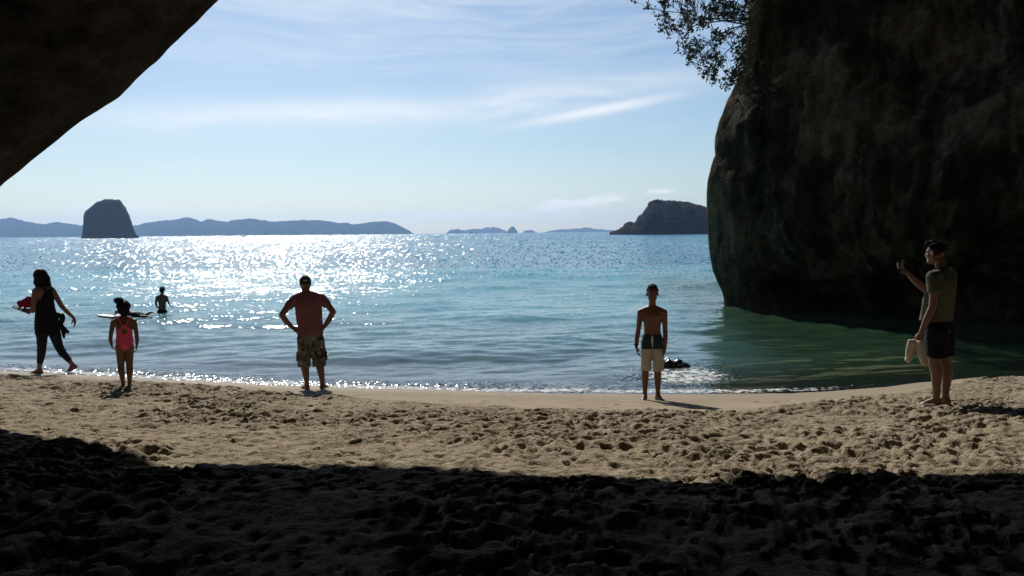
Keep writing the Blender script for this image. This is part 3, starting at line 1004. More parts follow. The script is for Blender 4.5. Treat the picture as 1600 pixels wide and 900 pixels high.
def hand(fl, wrist, d, n, thumb_side, s=1.0, curl=(0.35, 0.45, 0.5, 0.6), thumb_curl=0.3, r_wrist=0.026):
    """palm, four unequal bent fingers and a thumb. d: towards the fingertips, n: the way the palm faces, thumb_side: unit-ish vector towards the thumb"""
    d = vunit(d)
    n = vunit(np.asarray(n, float) - d * (np.asarray(n, float) @ d))
    t = np.asarray(thumb_side, float)
    t = vunit(t - d * (t @ d) - n * (t @ n))
    w0 = np.asarray(wrist, float)
    lens = (0.040, 0.045, 0.042, 0.033)
    across = (0.028, 0.009, -0.010, -0.028)
    pal = (0.086, 0.090, 0.085, 0.076)
    for k in range(4):
        kn = w0 + (d * pal[k] + t * across[k]) * s
        fl.cap(w0 + t * across[k] * 0.55 * s + d * 0.012 * s, 0.0155 * s, kn, 0.0125 * s, hint=n)
        p, dd = kn, d
        c = curl[k] if not np.isscalar(curl) else curl
        ln = lens[k] * s
        rr = 0.0098 * s * (0.9 if k == 3 else 1.0)
        for j, (f, g) in enumerate(((1.0, 0.8), (0.68, 1.1), (0.55, 0.7))):
            a = c * g
            dd = vunit(dd * math.cos(a) + np.cross(np.cross(dd, n), dd) * math.sin(a))
            q = p + dd * ln * f
            fl.cap(p, rr, q, rr * 0.88)
            p, rr = q, rr * 0.88
    # thumb, from the side of the palm near its base
    b = w0 + (d * 0.022 + t * 0.020 + n * 0.006) * s
    dd = vunit(d * 0.72 + t * 0.62 + n * 0.25)
    p1 = b + dd * 0.040 * s
    fl.cap(b, 0.015 * s, p1, 0.0125 * s)
    dd = vunit(dd + n * thumb_curl - t * 0.25 + d * 0.2)
    p2 = p1 + dd * 0.030 * s
    fl.cap(p1, 0.0118 * s, p2, 0.0105 * s)
    dd = vunit(dd + n * thumb_curl * 0.6 - t * 0.15)
    fl.cap(p2, 0.0105 * s, p2 + dd * 0.022 * s, 0.0085 * s)


def foot(fl, ankle, d, s=1.0, drop=None, heel_lift=0.0, inner=1):
    """heel, instep, ball and five toes; d: horizontal direction of the toes; sole on z = 0 of the body"""
    d = vunit((d[0], d[1], 0))
    side = np.array([d[1], -d[0], 0]) * inner          # towards the big toe
    a = np.asarray(ankle, float)
    z0 = (a[2] - (0.085 * s if drop is None else drop))
    up = np.array([0, 0, 1.0])
    heel = np.array([a[0], a[1], 0]) - d * 0.035 * s + up * (z0 + 0.030 * s + heel_lift)
    ball = np.array([a[0], a[1], 0]) + d * 0.125 * s + up * (z0 + 0.022 * s)
    fl.cap(a, 0.036 * s, heel, 0.031 * s)
    fl.cap(a - up * 0.01 * s, 0.036 * s, ball, 0.022 * s)
    fl.cap(heel, 0.030 * s, ball - side * 0.018 * s, 0.020 * s)
    fl.cap(heel, 0.028 * s, ball + side * 0.014 * s, 0.024 * s)
    for k, (o_, l_, r_) in enumerate(((0.030, 0.068, 0.0135), (0.010, 0.066, 0.0105), (-0.006, 0.058, 0.0098), (-0.021, 0.048, 0.0092), (-0.035, 0.036, 0.0088))):
        b = ball + side * o_ * s - d * (0.012 + 0.012 * (k > 2)) * s - up * 0.004 * s
        m = b + d * l_ * 0.6 * s - up * 0.001 * s
        fl.cap(b, r_ * 1.15 * s, m, r_ * s)
        fl.cap(m, r_ * s, b + d * l_ * s - up * 0.007 * s, r_ * 0.9 * s)


def head(fl, c, f, s=1.0, up=(0, 0, 1), jaw=1.0):
    """skull, jaw, brow, nose, lips, chin, ears; s = 1 is an adult head 0.23 m high"""
    f = vunit(f)
    u = vunit(np.asarray(up, float) - f * (np.asarray(up, float) @ f))
    l = np.cross(u, f)
    P = lambda a, b, d: np.asarray(c, float) + (f * a + l * b + u * d) * s
    fl.ell(P(-0.012, 0, 0.028), np.array([0.076, 0.097, 0.088]) * s, f, u)
    fl.ell(P(0.018, 0, -0.035), np.array([0.060 * jaw, 0.072, 0.080]) * s, f, u)
    fl.cap(P(0.062, -0.02, -0.096), 0.020 * s, P(0.062, 0.02, -0.096), 0.020 * s)
    for b in (-1, 1):
        fl.cap(P(0.0, b * 0.055 * jaw, -0.055), 0.018 * s, P(0.055, b * 0.026, -0.092), 0.020 * s)
        fl.ell(P(0.058, b * 0.036, -0.022), np.array([0.024, 0.022, 0.022]) * s, f, u)
        fl.cap(P(0.082, b * 0.012, 0.026), 0.010 * s, P(0.066, b * 0.048, 0.024), 0.010 * s)
        fl.ell(P(-0.004, b * 0.079, -0.010), np.array([0.010, 0.019, 0.031]) * s, vunit(f - l * b * 0.5), u)
        fl.ell(P(0.088, b * 0.010, -0.034), np.array([0.009, 0.010, 0.009]) * s, f, u)
        fl.cap(P(0.087, 0, -0.061), 0.0085 * s, P(0.078, b * 0.020, -0.064), 0.006 * s)
        fl.cap(P(0.085, 0, -0.072), 0.0095 * s, P(0.076, b * 0.017, -0.070), 0.006 * s)
    fl.cap(P(0.084, 0, 0.014), 0.010 * s, P(0.104, 0, -0.028), 0.0125 * s)
    return P


def eyes(P, s, parent, mw, mi):
    for b in (-1, 1):
        e = Flesh()
        e.ell((0, 0, 0), 0.012 * s)
        o = e.build('eye', mw, parent, remesh=False)
        o.location = P(0.069, b * 0.031, 0.006)
        e = Flesh()
        e.ell(P(0.079, b * 0.031, 0.006) - np.array(o.location), 0.0058 * s)
        i = e.build('iris', mi, o, remesh=False)


def hair_tufts(name, parent, mat, roots, dirs, length, width, seed=0, droop=0.3, n=1):
    """short tapering locks, joined into one part of the hair"""
    rg = np.random.default_rng(seed)
    V, Fq, k = [], [], 0
    for r, d in zip(roots, dirs):
        d = vunit(d + rg.normal(0, 0.28, 3))
        s_ = vunit(np.cross(d, rg.normal(0, 1, 3)))
        L = length * rg.uniform(0.6, 1.2)
        w_ = width * rg.uniform(0.6, 1.2)
        m = r + d * L * 0.55 + np.array([0, 0, -droop * L * 0.25])
        e = r + d * L + np.array([0, 0, -droop * L])
        s2 = np.cross(d, s_)
        V += [r - s_ * w_, r + s_ * w_, m - s_ * w_ * 0.7 + s2 * w_ * 0.3, m + s_ * w_ * 0.7 + s2 * w_ * 0.3, e, r + s2 * w_]
        Fq += [(k, k + 1, k + 3), (k, k + 3, k + 2), (k + 2, k + 3, k + 4), (k + 1, k + 5, k + 3), (k + 5, k, k + 2), (k + 3, k + 5, k + 2)]
        k += 6
    o = link(name, np_mesh(name, np.array(V), np.array(Fq), False), parent, mat)
    o['kind'] = 'stuff'
    return o


def stand(px, py, px_per_m, z_off=0.0):
    """where the sight line through a pixel first meets the finished sand; scale so that a body metre shows px_per_m pixels"""
    d = ray(px, py)
    d = d / d[1]
    y = 5.0
    while y < 20:
        p = np.array([0, 0, CAM_Z]) + d * y
        if p[2] < ground(p[0], p[1]) + 0.004:
            break
        y += 0.02
    p[2] = ground_max(p[0], p[1], 0.12) + z_off - 0.012
    s = y * float(np.linalg.norm(d)) / math.hypot(F_PX, math.hypot(px - 800, py - 450)) * px_per_m
    s = (p - np.array([0, 0, CAM_Z])) @ C_F / F_PX * px_per_m
    return p, s, -math.atan2(p[0], p[1])


SKIN = simple_mat('tanned skin', (0.23, 0.125, 0.085), 0.5, 0.10, 30.0)
SKIN_DK = simple_mat('brown skin', (0.17, 0.085, 0.055), 0.48, 0.10, 30.0)
SKIN_LT = simple_mat('light skin', (0.19, 0.105, 0.07), 0.5, 0.10, 30.0)
HAIR = simple_mat('dark hair', (0.016, 0.013, 0.011), 0.7, 0.4, 60.0, 0.0, 0.1)
EYE_W = simple_mat('eye white', (0.36, 0.34, 0.32), 0.3, 0.05)
EYE_I = simple_mat('dark iris', (0.03, 0.018, 0.01), 0.2, 0.1)
SHIRT_RED = simple_mat('faded red cotton', (0.215, 0.098, 0.112), 0.9, 0.10, 90.0, 0.3, 0.1)
TEE_GREY = simple_mat('grey green jersey', (0.095, 0.10, 0.082), 0.9, 0.12, 120.0, 0.3, 0.1)
BLACK = simple_mat('black cloth', (0.013, 0.014, 0.017), 0.85, 0.25, 80.0, 0.2, 0.1)
NAVY = simple_mat('dark leggings', (0.014, 0.018, 0.026), 0.7, 0.2, 80.0, 0.0, 0.2)
PINK = simple_mat('coral pink swimsuit', (0.86, 0.085, 0.205), 0.55, 0.08, 60.0, 0.0, 0.3)
CAPM = simple_mat('dark cap cloth', (0.02, 0.022, 0.03), 0.8, 0.2, 90.0)
WHITE = simple_mat('white print', (0.75, 0.75, 0.75), 0.6, 0.04)
RED_TOWEL = simple_mat('crimson towel', (0.26, 0.02, 0.045), 0.95, 0.25, 60.0, 0.5, 0.05)
SOLE_TAN = simple_mat('pale tan sole', (0.50, 0.42, 0.33), 0.8, 0.12, 50.0)
SHOE_WHITE = simple_mat('off white shoe leather', (0.50, 0.45, 0.38), 0.6, 0.08, 40.0)
SHOE_GREY = simple_mat('grey shoe lining', (0.20, 0.17, 0.15), 0.8, 0.15, 50.0)
SANDAL_M = simple_mat('grey sandal rubber', (0.14, 0.12, 0.10), 0.7, 0.15, 30.0)
PHONE_B = simple_mat('black phone glass', (0.01, 0.01, 0.012), 0.18, 0.1, 20.0, 0.0, 0.5)
BOARD_W = simple_mat('white bodyboard foam', (0.72, 0.73, 0.74), 0.5, 0.05, 10.0)
BOARD_D = simple_mat('dark bodyboard slick', (0.02, 0.025, 0.03), 0.35, 0.1, 10.0)
TEAL_RASH = simple_mat('dark teal rash vest', (0.012, 0.035, 0.04), 0.6, 0.15, 40.0)


def camo_mat():
    m, t = new_mat('camouflage cotton')
    co = t.n('ShaderNodeTexCoord').outputs['Object']
    a = t.noise(co, 9.0, 3, 0.55, 'Fac', 0.6)
    b_ = t.noise(t.mapping(co, (1, 1, 1), (0, 0, 0), (4, 7, 2)), 12.0, 3, 0.55, 'Fac', 0.8)
    c = t.ramp(a, [(0.0, (0.07, 0.068, 0.062)), (0.44, (0.15, 0.145, 0.13)), (0.56, (0.26, 0.25, 0.225))])
    c.node.color_ramp.interpolation = 'CONSTANT'
    c = t.mix(t.mapr(b_, 0.56, 0.58), c, (0.035, 0.032, 0.028, 1))
    bb = t.n('ShaderNodeBsdfPrincipled', ins={'Base Color': c, 'Roughness': 0.9, 'Specular IOR Level': 0.1})
    t.n('ShaderNodeOutputMaterial', ins={0: bb.outputs[0]})
    return m


def two_tone_mat():
    """board shorts: teal above, sand coloured stripes below"""
    m, t = new_mat('two tone board shorts')
    co = t.n('ShaderNodeTexCoord').outputs['Object']
    z = t.n('ShaderNodeSeparateXYZ', ins={0: co}).outputs[2]
    st = t.math('SINE', t.math('MULTIPLY', z, 330.0))
    low = t.mix(t.mapr(st, -0.3, 0.6), (0.56, 0.51, 0.44, 1), (0.42, 0.375, 0.315, 1))
    c = t.mix(t.mapr(z, 0.650, 0.672), low, (0.022, 0.050, 0.058, 1))
    bb = t.n('ShaderNodeBsdfPrincipled', ins={'Base Color': c, 'Roughness': 0.85, 'Specular IOR Level': 0.15})
    t.n('ShaderNodeOutputMaterial', ins={0: bb.outputs[0]})
    return m


CAMO = camo_mat()
BOARDSHORT = two_tone_mat()


# ------------------------------------------------------------------ man with hands on hips
def make_man():
    p, s, rz = stand(486, 607.5, 1 / 0.00991)
    t = thing('person', 'man in faded red shirt, dark cap and camouflage shorts, hands on hips, facing the sea', 'man', p, rz)
    t.scale = (s, s, s)
    b = Flesh()
    T = [(0.80, 0.015, 0, 0.165, 0.115), (0.90, 0.015, 0, 0.178, 0.125), (1.0, 0.008, 0, 0.178, 0.128), (1.10, 0.0, 0, 0.178, 0.122), (1.20, -0.006, 0, 0.184, 0.118), (1.30, -0.01, 0, 0.192, 0.116),
         (1.38, -0.014, 0, 0.195, 0.106), (1.43, -0.02, 0, 0.175, 0.086), (1.475, -0.03, 0, 0.115, 0.068), (1.51, -0.036, 0, 0.066, 0.060)]
    b.loft(T)
    b.cap((-0.19, 0, 1.425), 0.062, (0.17, 0, 1.425), 0.062)
    for sx in (-1, 1):
        b.cap((-0.04, 0, 1.50), 0.055, (-0.02 + sx * 0.15, 0, 1.43), 0.058)
    b.cap((-0.035, 0.0, 1.44), 0.066, (-0.045, 0.015, 1.58), 0.060)
    head(b, (-0.046, 0.02, 1.645), (0.10, 1, 0), 1.0)
    L = [((-0.205, 0, 1.41), 0.066), ((-0.315, -0.04, 1.30), 0.056), ((-0.408, -0.07, 1.18), 0.043), ((-0.335, -0.02, 1.06), 0.045), ((-0.245, 0.03, 0.965), 0.030)]
    Rr = [((0.18, 0, 1.41), 0.066), ((0.275, -0.04, 1.315), 0.056), ((0.362, -0.07, 1.205), 0.043), ((0.295, -0.02, 1.075), 0.045), ((0.22, 0.03, 0.965), 0.030)]
    b.chain(L)
    b.chain(Rr)
    hand(b, (-0.245, 0.03, 0.965), (0.55, 0.62, -0.55), (0.75, -0.6, 0.0), (0.1, -0.5, 0.4), 1.0, (0.2, 0.25, 0.3, 0.35))
    hand(b, (0.22, 0.03, 0.965), (-0.45, 0.68, -0.55), (-0.75, -0.6, 0.0), (-0.1, -0.5, 0.4), 1.0, (0.2, 0.25, 0.3, 0.35))
    for hx, kx, ax, td in ((-0.075, -0.088, -0.062, (-0.42, 0.9)), (0.10, 0.135, 0.175, (0.45, 0.9))):
        b.chain([((hx, 0, 0.88), 0.10), ((kx, 0.0, 0.50), 0.062), ((kx * 0.75 + ax * 0.25, -0.022, 0.35), 0.064), ((ax, -0.008, 0.12), 0.038), ((ax, 0, 0.085), 0.036)])
        foot(b, (ax, 0, 0.085), td, 1.0, inner=1 if hx < 0 else -1)
    b.build('body', SKIN_DK, t, 0.0072, 3)
    c = Flesh()
    c.loft([(0.865, 0.005, 0, 0.183, 0.135)] + T[2:-1] + [(1.50, -0.034, 0, 0.066, 0.060)], e=0.014)
    c.cap((-0.195, 0, 1.42), 0.074, (0.175, 0, 1.42), 0.074)
    for sx in (-1, 1):
        c.cap((-0.04, 0, 1.49), 0.064, (-0.02 + sx * 0.15, 0, 1.428), 0.068)
    c.cap(L[0][0], 0.078, (-0.318, -0.042, 1.297), 0.070, flat1=True)
    c.cap(Rr[0][0], 0.078, (0.278, -0.042, 1.312), 0.070, flat1=True)
    c.build('shirt', SHIRT_RED, t, 0.008, 2, 0.006, 9.0, stretch=(1.3, 1, 0.6), seed=3)
    q = Flesh()
    q.ell((0.015, 0, 0.84), (0.197, 0.142, 0.11))
    q.cap((-0.080, 0, 0.78), 0.118, (-0.100, 0, 0.36), 0.099, flat1=True, ey=1.15)
    q.cap((0.108, 0, 0.78), 0.118, (0.139, 0, 0.36), 0.104, flat1=True, ey=1.15)
    sh = q.build('shorts', CAMO, t, 0.008, 2, 0.008, 10.0, stretch=(1, 1, 0.8), seed=5)
    for px_ in (-0.190, 0.238):
        k = Flesh()
        k.cap((px_, -0.01, 0.60), 0.05, (px_ * 1.03, -0.01, 0.46), 0.056, flat0=True, flat1=True, ex=0.35, ey=1.2)
        k.build('pocket', CAMO, sh, 0.007, 1)
    k = Flesh()
    k.ell((-0.048, 0.008, 1.678), (0.090, 0.112, 0.098), (0.10, 1, 0))
    k.cap((-0.036, 0.115, 1.70), 0.012, (-0.03, 0.175, 1.685), 0.010, ex=6.5, ey=0.6, hint=(0, 0, 1))
    cp = k.build('cap', CAPM, t, 0.006, 3, keep=lambda v: v[:, 2] > 1.652 - 0.02 * (v[:, 1] < 0))
    # the small white mark on the back of the cap: two interlocked arcs
    V, Fq = [], []
    for sgn in (-1, 1):
        base = len(V)
        for a in np.linspace(-1.15, 1.15, 9):
            for r in (0.019, 0.030):
                V.append((-0.046 + r * math.sin(a), 0, 1.700 + sgn * (-0.0225 + r * math.cos(a))))
        for j in range(8):
            Fq.append((base + 2 * j, base + 2 * j + 1, base + 2 * j + 3, base + 2 * j + 2))
    V = np.array(V)
    V[:, 1] = 0.008 - 0.113 * np.sqrt(np.maximum(0.05, 1 - ((V[:, 2] - 1.678) / 0.099) ** 2 - ((V[:, 0] + 0.048) / 0.091) ** 2)) - 0.0035
    V = V * (1, 1, 1)
    o = link('cap_logo', np_mesh('cap_logo', V, np.array(Fq), False), cp, WHITE)
    md = o.modifiers.new('thickness', 'SOLIDIFY')
    md.thickness = 0.002
    return t


make_man()


# ------------------------------------------------------------------ boy facing the camera
def make_boy():
    p, s, rz = stand(1019, 624.5, 1 / 0.0081)
    t = thing('person', 'bare-chested boy in teal and sand-coloured board shorts, standing straight and facing us', 'boy', p, rz)
    t.scale = (s, s, s)
    b = Flesh()
    b.loft([(0.72, 0, 0, 0.085, 0.06), (0.78, 0, 0, 0.112, 0.080), (0.86, 0, 0, 0.104, 0.076), (0.93, 0, 0, 0.103, 0.073), (1.0, 0, 0.002, 0.110, 0.076), (1.07, 0, 0.004, 0.121, 0.080),
            (1.12, 0, 0.004, 0.130, 0.074), (1.155, 0, 0.004, 0.118, 0.058), (1.185, 0, 0.004, 0.075, 0.048), (1.21, 0, 0.003, 0.045, 0.044)])
    for sx in (-1, 1):
        b.ell((sx * 0.052, -0.045, 1.075), (0.052, 0.032, 0.040))
        b.cap((0, 0.005, 1.19), 0.036, (sx * 0.125, 0.005, 1.135), 0.036)
    b.cap((-0.135, 0, 1.125), 0.040, (0.135, 0, 1.125), 0.040)
    b.cap((0, 0.005, 1.14), 0.046, (0, -0.005, 1.29), 0.043)
    P = head(b, (0, -0.012, 1.355), (0.03, -1, -0.02), 0.885, jaw=0.93)
    b.chain([((-0.146, 0, 1.12), 0.042), ((-0.172, 0.008, 0.90), 0.031), ((-0.19, -0.005, 0.80), 0.031), ((-0.20, -0.02, 0.685), 0.0225)])
    b.chain([((0.146, 0, 1.12), 0.042), ((0.16, 0.008, 0.90), 0.031), ((0.163, -0.005, 0.80), 0.031), ((0.158, -0.02, 0.685), 0.0225)])
    hand(b, (-0.20, -0.02, 0.685), (0.18, -0.06, -1), (1, 0.2, 0), (0, -1, 0), 0.80, (0.3, 0.4, 0.45, 0.5))
    hand(b, (0.158, -0.02, 0.685), (0.0, -0.06, -1), (-1, 0.2, 0), (0, -1, 0), 0.80, (0.4, 0.5, 0.55, 0.6))
    for hx, kx, ax, td in ((-0.066, -0.088, -0.090, (-0.25, -0.95)), (0.066, 0.068, 0.072, (0.5, -0.86))):
        b.chain([((hx, 0, 0.74), 0.078), ((kx, -0.005, 0.41), 0.046), ((kx, 0.014, 0.30), 0.047), ((ax, 0.005, 0.11), 0.029), ((ax, 0, 0.072), 0.029)])
        foot(b, (ax, 0, 0.072), td, 0.84, inner=1 if hx > 0 else -1)
    b.build('body', SKIN_DK, t, 0.0063, 3)
    eyes(P, 0.885, t, EYE_W, EYE_I)
    h = Flesh()
    h.ell((0, 0.004, 1.388), (0.074, 0.094, 0.088))
    h.ell((0.0, -0.035, 1.447), (0.045, 0.05, 0.028))
    hr = h.build('hair', HAIR, t, 0.006, 2, 0.005, 28.0, keep=lambda v: (v[:, 2] > 1.412 - 0.55 * (v[:, 1] + 0.05)) & (v[:, 2] > 1.33))
    rg = np.random.default_rng(2)
    th = rg.uniform(0, 6.28, 160)
    el_ = rg.uniform(0.55, 1.5, 160)
    dirs = np.stack([np.cos(th) * np.cos(el_), np.sin(th) * np.cos(el_), np.sin(el_)], -1)
    hair_tufts('hair_locks', hr, HAIR, np.array([0, 0.0, 1.388]) + dirs * (0.072, 0.090, 0.086), dirs * 0.5 + (0.25, -0.5, 0.25), 0.017, 0.006, 3, 0.5)
    q = Flesh()
    q.ell((0, 0, 0.785), (0.131, 0.098, 0.085))
    q.cap((0, 0, 0.775), 0.124, (0, 0, 0.845), 0.117, flat1=True, ey=0.75)
    q.cap((-0.064, 0, 0.74), 0.076, (-0.082, 0, 0.385), 0.067, flat1=True, ey=1.15)
    q.cap((0.064, 0, 0.74), 0.076, (0.080, 0, 0.385), 0.067, flat1=True, ey=1.15)
    sh = q.build('shorts', BOARDSHORT, t, 0.0065, 2, 0.005, 12.0, stretch=(1.2, 1, 0.7), seed=8)
    d = Flesh()
    d.chain([((0.002, -0.099, 0.832), 0.005), ((0.006, -0.108, 0.78), 0.0055), ((0.004, -0.108, 0.70), 0.005)])
    d.chain([((-0.004, -0.099, 0.832), 0.005), ((-0.010, -0.107, 0.79), 0.0045), ((-0.007, -0.107, 0.745), 0.004)])
    d.build('drawstring', WHITE, sh, 0.003, 1)
    w_ = Flesh()
    w_.cap((-0.1975, -0.018, 0.722), 0.030, (-0.199, -0.019, 0.703), 0.030, flat0=True, flat1=True)
    w_.build('wrist_band', BLACK, t, 0.004, 1)
    return t


make_boy()


# ------------------------------------------------------------------ girl in a pink swimsuit
def make_girl():
    p, s, rz = stand(197, 604, 1 / 0.00857)
    t = thing('person', 'small girl in a coral pink swimsuit with a keyhole back, seen from behind', 'girl', p, rz)
    t.scale = (s, s, s)

    def torso(f, e):
        f.loft([(0.505 - e, 0.003, 0, 0.05, 0.045), (0.54, 0.003, 0, 0.088, 0.07), (0.59, 0.003, 0, 0.104, 0.08), (0.65, 0.004, 0, 0.098, 0.074), (0.71, 0.005, 0, 0.090, 0.067), (0.77, 0.005, 0, 0.093, 0.066),
                (0.84, 0.005, 0, 0.103, 0.067), (0.885, 0.005, 0, 0.110, 0.058), (0.92, 0.005, 0, 0.080, 0.046), (0.95, 0.004, 0, 0.042, 0.040)], e=e)
    b = Flesh()
    torso(b, 0)
    for sx in (-1, 1):
        b.cap((0.0, 0, 0.955), 0.030, (sx * 0.105 + 0.004, 0, 0.895), 0.032)
        b.ell((sx * 0.045, -0.038, 0.565), (0.052, 0.045, 0.055))
    b.cap((-0.115, 0, 0.885), 0.034, (0.122, 0, 0.885), 0.034)
    b.cap((0.004, 0, 0.91), 0.040, (0.004, 0.005, 1.03), 0.037)
    head(b, (0.005, 0.01, 1.075), (0.05, 1, -0.05), 0.80)
    b.chain([((-0.125, 0, 0.885), 0.035), ((-0.160, 0.0, 0.72), 0.027), ((-0.167, 0.02, 0.655), 0.026), ((-0.158, 0.035, 0.588), 0.019)])
    b.chain([((0.131, 0, 0.885), 0.035), ((0.153, 0.0, 0.70), 0.027), ((0.157, 0.015, 0.63), 0.026), ((0.150, 0.03, 0.56), 0.019)])
    hand(b, (-0.158, 0.035, 0.588), (0.15, 0.1, -1), (1, 0, 0), (0, 1, 0.1), 0.62, (0.7, 0.8, 0.8, 0.8))
    hand(b, (0.150, 0.03, 0.56), (-0.05, 0.1, -1), (-1, 0, 0), (0, 1, 0.1), 0.64, (0.5, 0.6, 0.6, 0.6))
    for hx, kx, ax, td in ((-0.050, -0.052, -0.036, (-0.1, 1)), (0.053, 0.052, 0.045, (0.22, 1))):
        b.chain([((hx, 0, 0.555), 0.066), ((kx, 0.0, 0.305), 0.043), ((kx, -0.012, 0.235), 0.043), ((ax, -0.002, 0.085), 0.026), ((ax, 0, 0.058), 0.026)])
        foot(b, (ax, 0, 0.058), td, 0.68, inner=1 if hx < 0 else -1)
    b.build('body', SKIN_DK, t, 0.0056, 3)
    u = Flesh()
    torso(u, 0.008)
    for sx in (-1, 1):
        u.ell((sx * 0.045, -0.038, 0.565), (0.058, 0.051, 0.061))
        u.cap((0.0, 0, 0.955), 0.038, (sx * 0.105 + 0.004, 0, 0.895), 0.040)
    u.cap((-0.115, 0, 0.885), 0.042, (0.122, 0, 0.885), 0.042)

    def suit(v):
        x, y, z = v[:, 0] - 0.005, v[:, 1], v[:, 2]
        back = y < 0
        wb = np.where(z < 0.765, 0.2, 0.108 - 0.075 * sstep(0.765, 0.835, z))
        bodyb = (z < 0.848) & (np.abs(x) < wb) & (x * x + (z - 0.768) ** 2 > 0.034 ** 2)
        strap = (z > 0.83) & (np.abs(np.abs(x) - (0.022 + (z - 0.845) * 0.55)) < 0.013)
        bodyf = (z < 0.86) & (np.abs(x) < np.where(z < 0.79, 0.2, 0.11 - 0.05 * sstep(0.79, 0.86, z)))
        leg = z > 0.512 + np.maximum(np.abs(x) - 0.012, 0) * 0.92
        return np.where(back, bodyb | strap, bodyf | strap) & leg
    u.build('swimsuit', PINK, t, 0.0045, 3, keep=suit, thick=0.002)
    h = Flesh()
    h.ell((0.006, -0.004, 1.094), (0.083, 0.088, 0.080))
    h.ell((0.006, -0.028, 1.045), (0.072, 0.055, 0.072))
    h.ell((0.008, -0.02, 1.00), (0.05, 0.042, 0.05))
    hr = h.build('hair', HAIR, t, 0.006, 2, 0.007, 22.0, keep=lambda v: (v[:, 1] < 0.055) | (v[:, 2] > 1.12))
    rg = np.random.default_rng(4)
    n = 230
    d1 = rg.normal(0, 1, (n, 3))
    d1 /= np.linalg.norm(d1, axis=1)[:, None]
    bun = Flesh()
    bun.ell((-0.050, -0.01, 1.182), (0.050, 0.045, 0.034))
    bun.ell((-0.082, -0.01, 1.165), (0.026, 0.03, 0.028))
    bun.ell((-0.018, -0.01, 1.180), (0.03, 0.03, 0.024))
    bu = bun.build('bun', HAIR, t, 0.005, 1, 0.010, 40.0)
    hair_tufts('hair_curls', bu, HAIR, np.array([-0.055, -0.01, 1.178]) + d1 * (0.048, 0.044, 0.032), d1, 0.022, 0.005, 5)
    d2 = rg.normal(0, 1, (n, 3))
    d2[:, 2] = np.abs(d2[:, 2])
    d2 /= np.linalg.norm(d2, axis=1)[:, None]
    hair_tufts('hair_curls', hr, HAIR, np.array([0.006, -0.006, 1.088]) + d2 * (0.082, 0.086, 0.080), d2, 0.020, 0.005, 6)
    return t


make_girl()


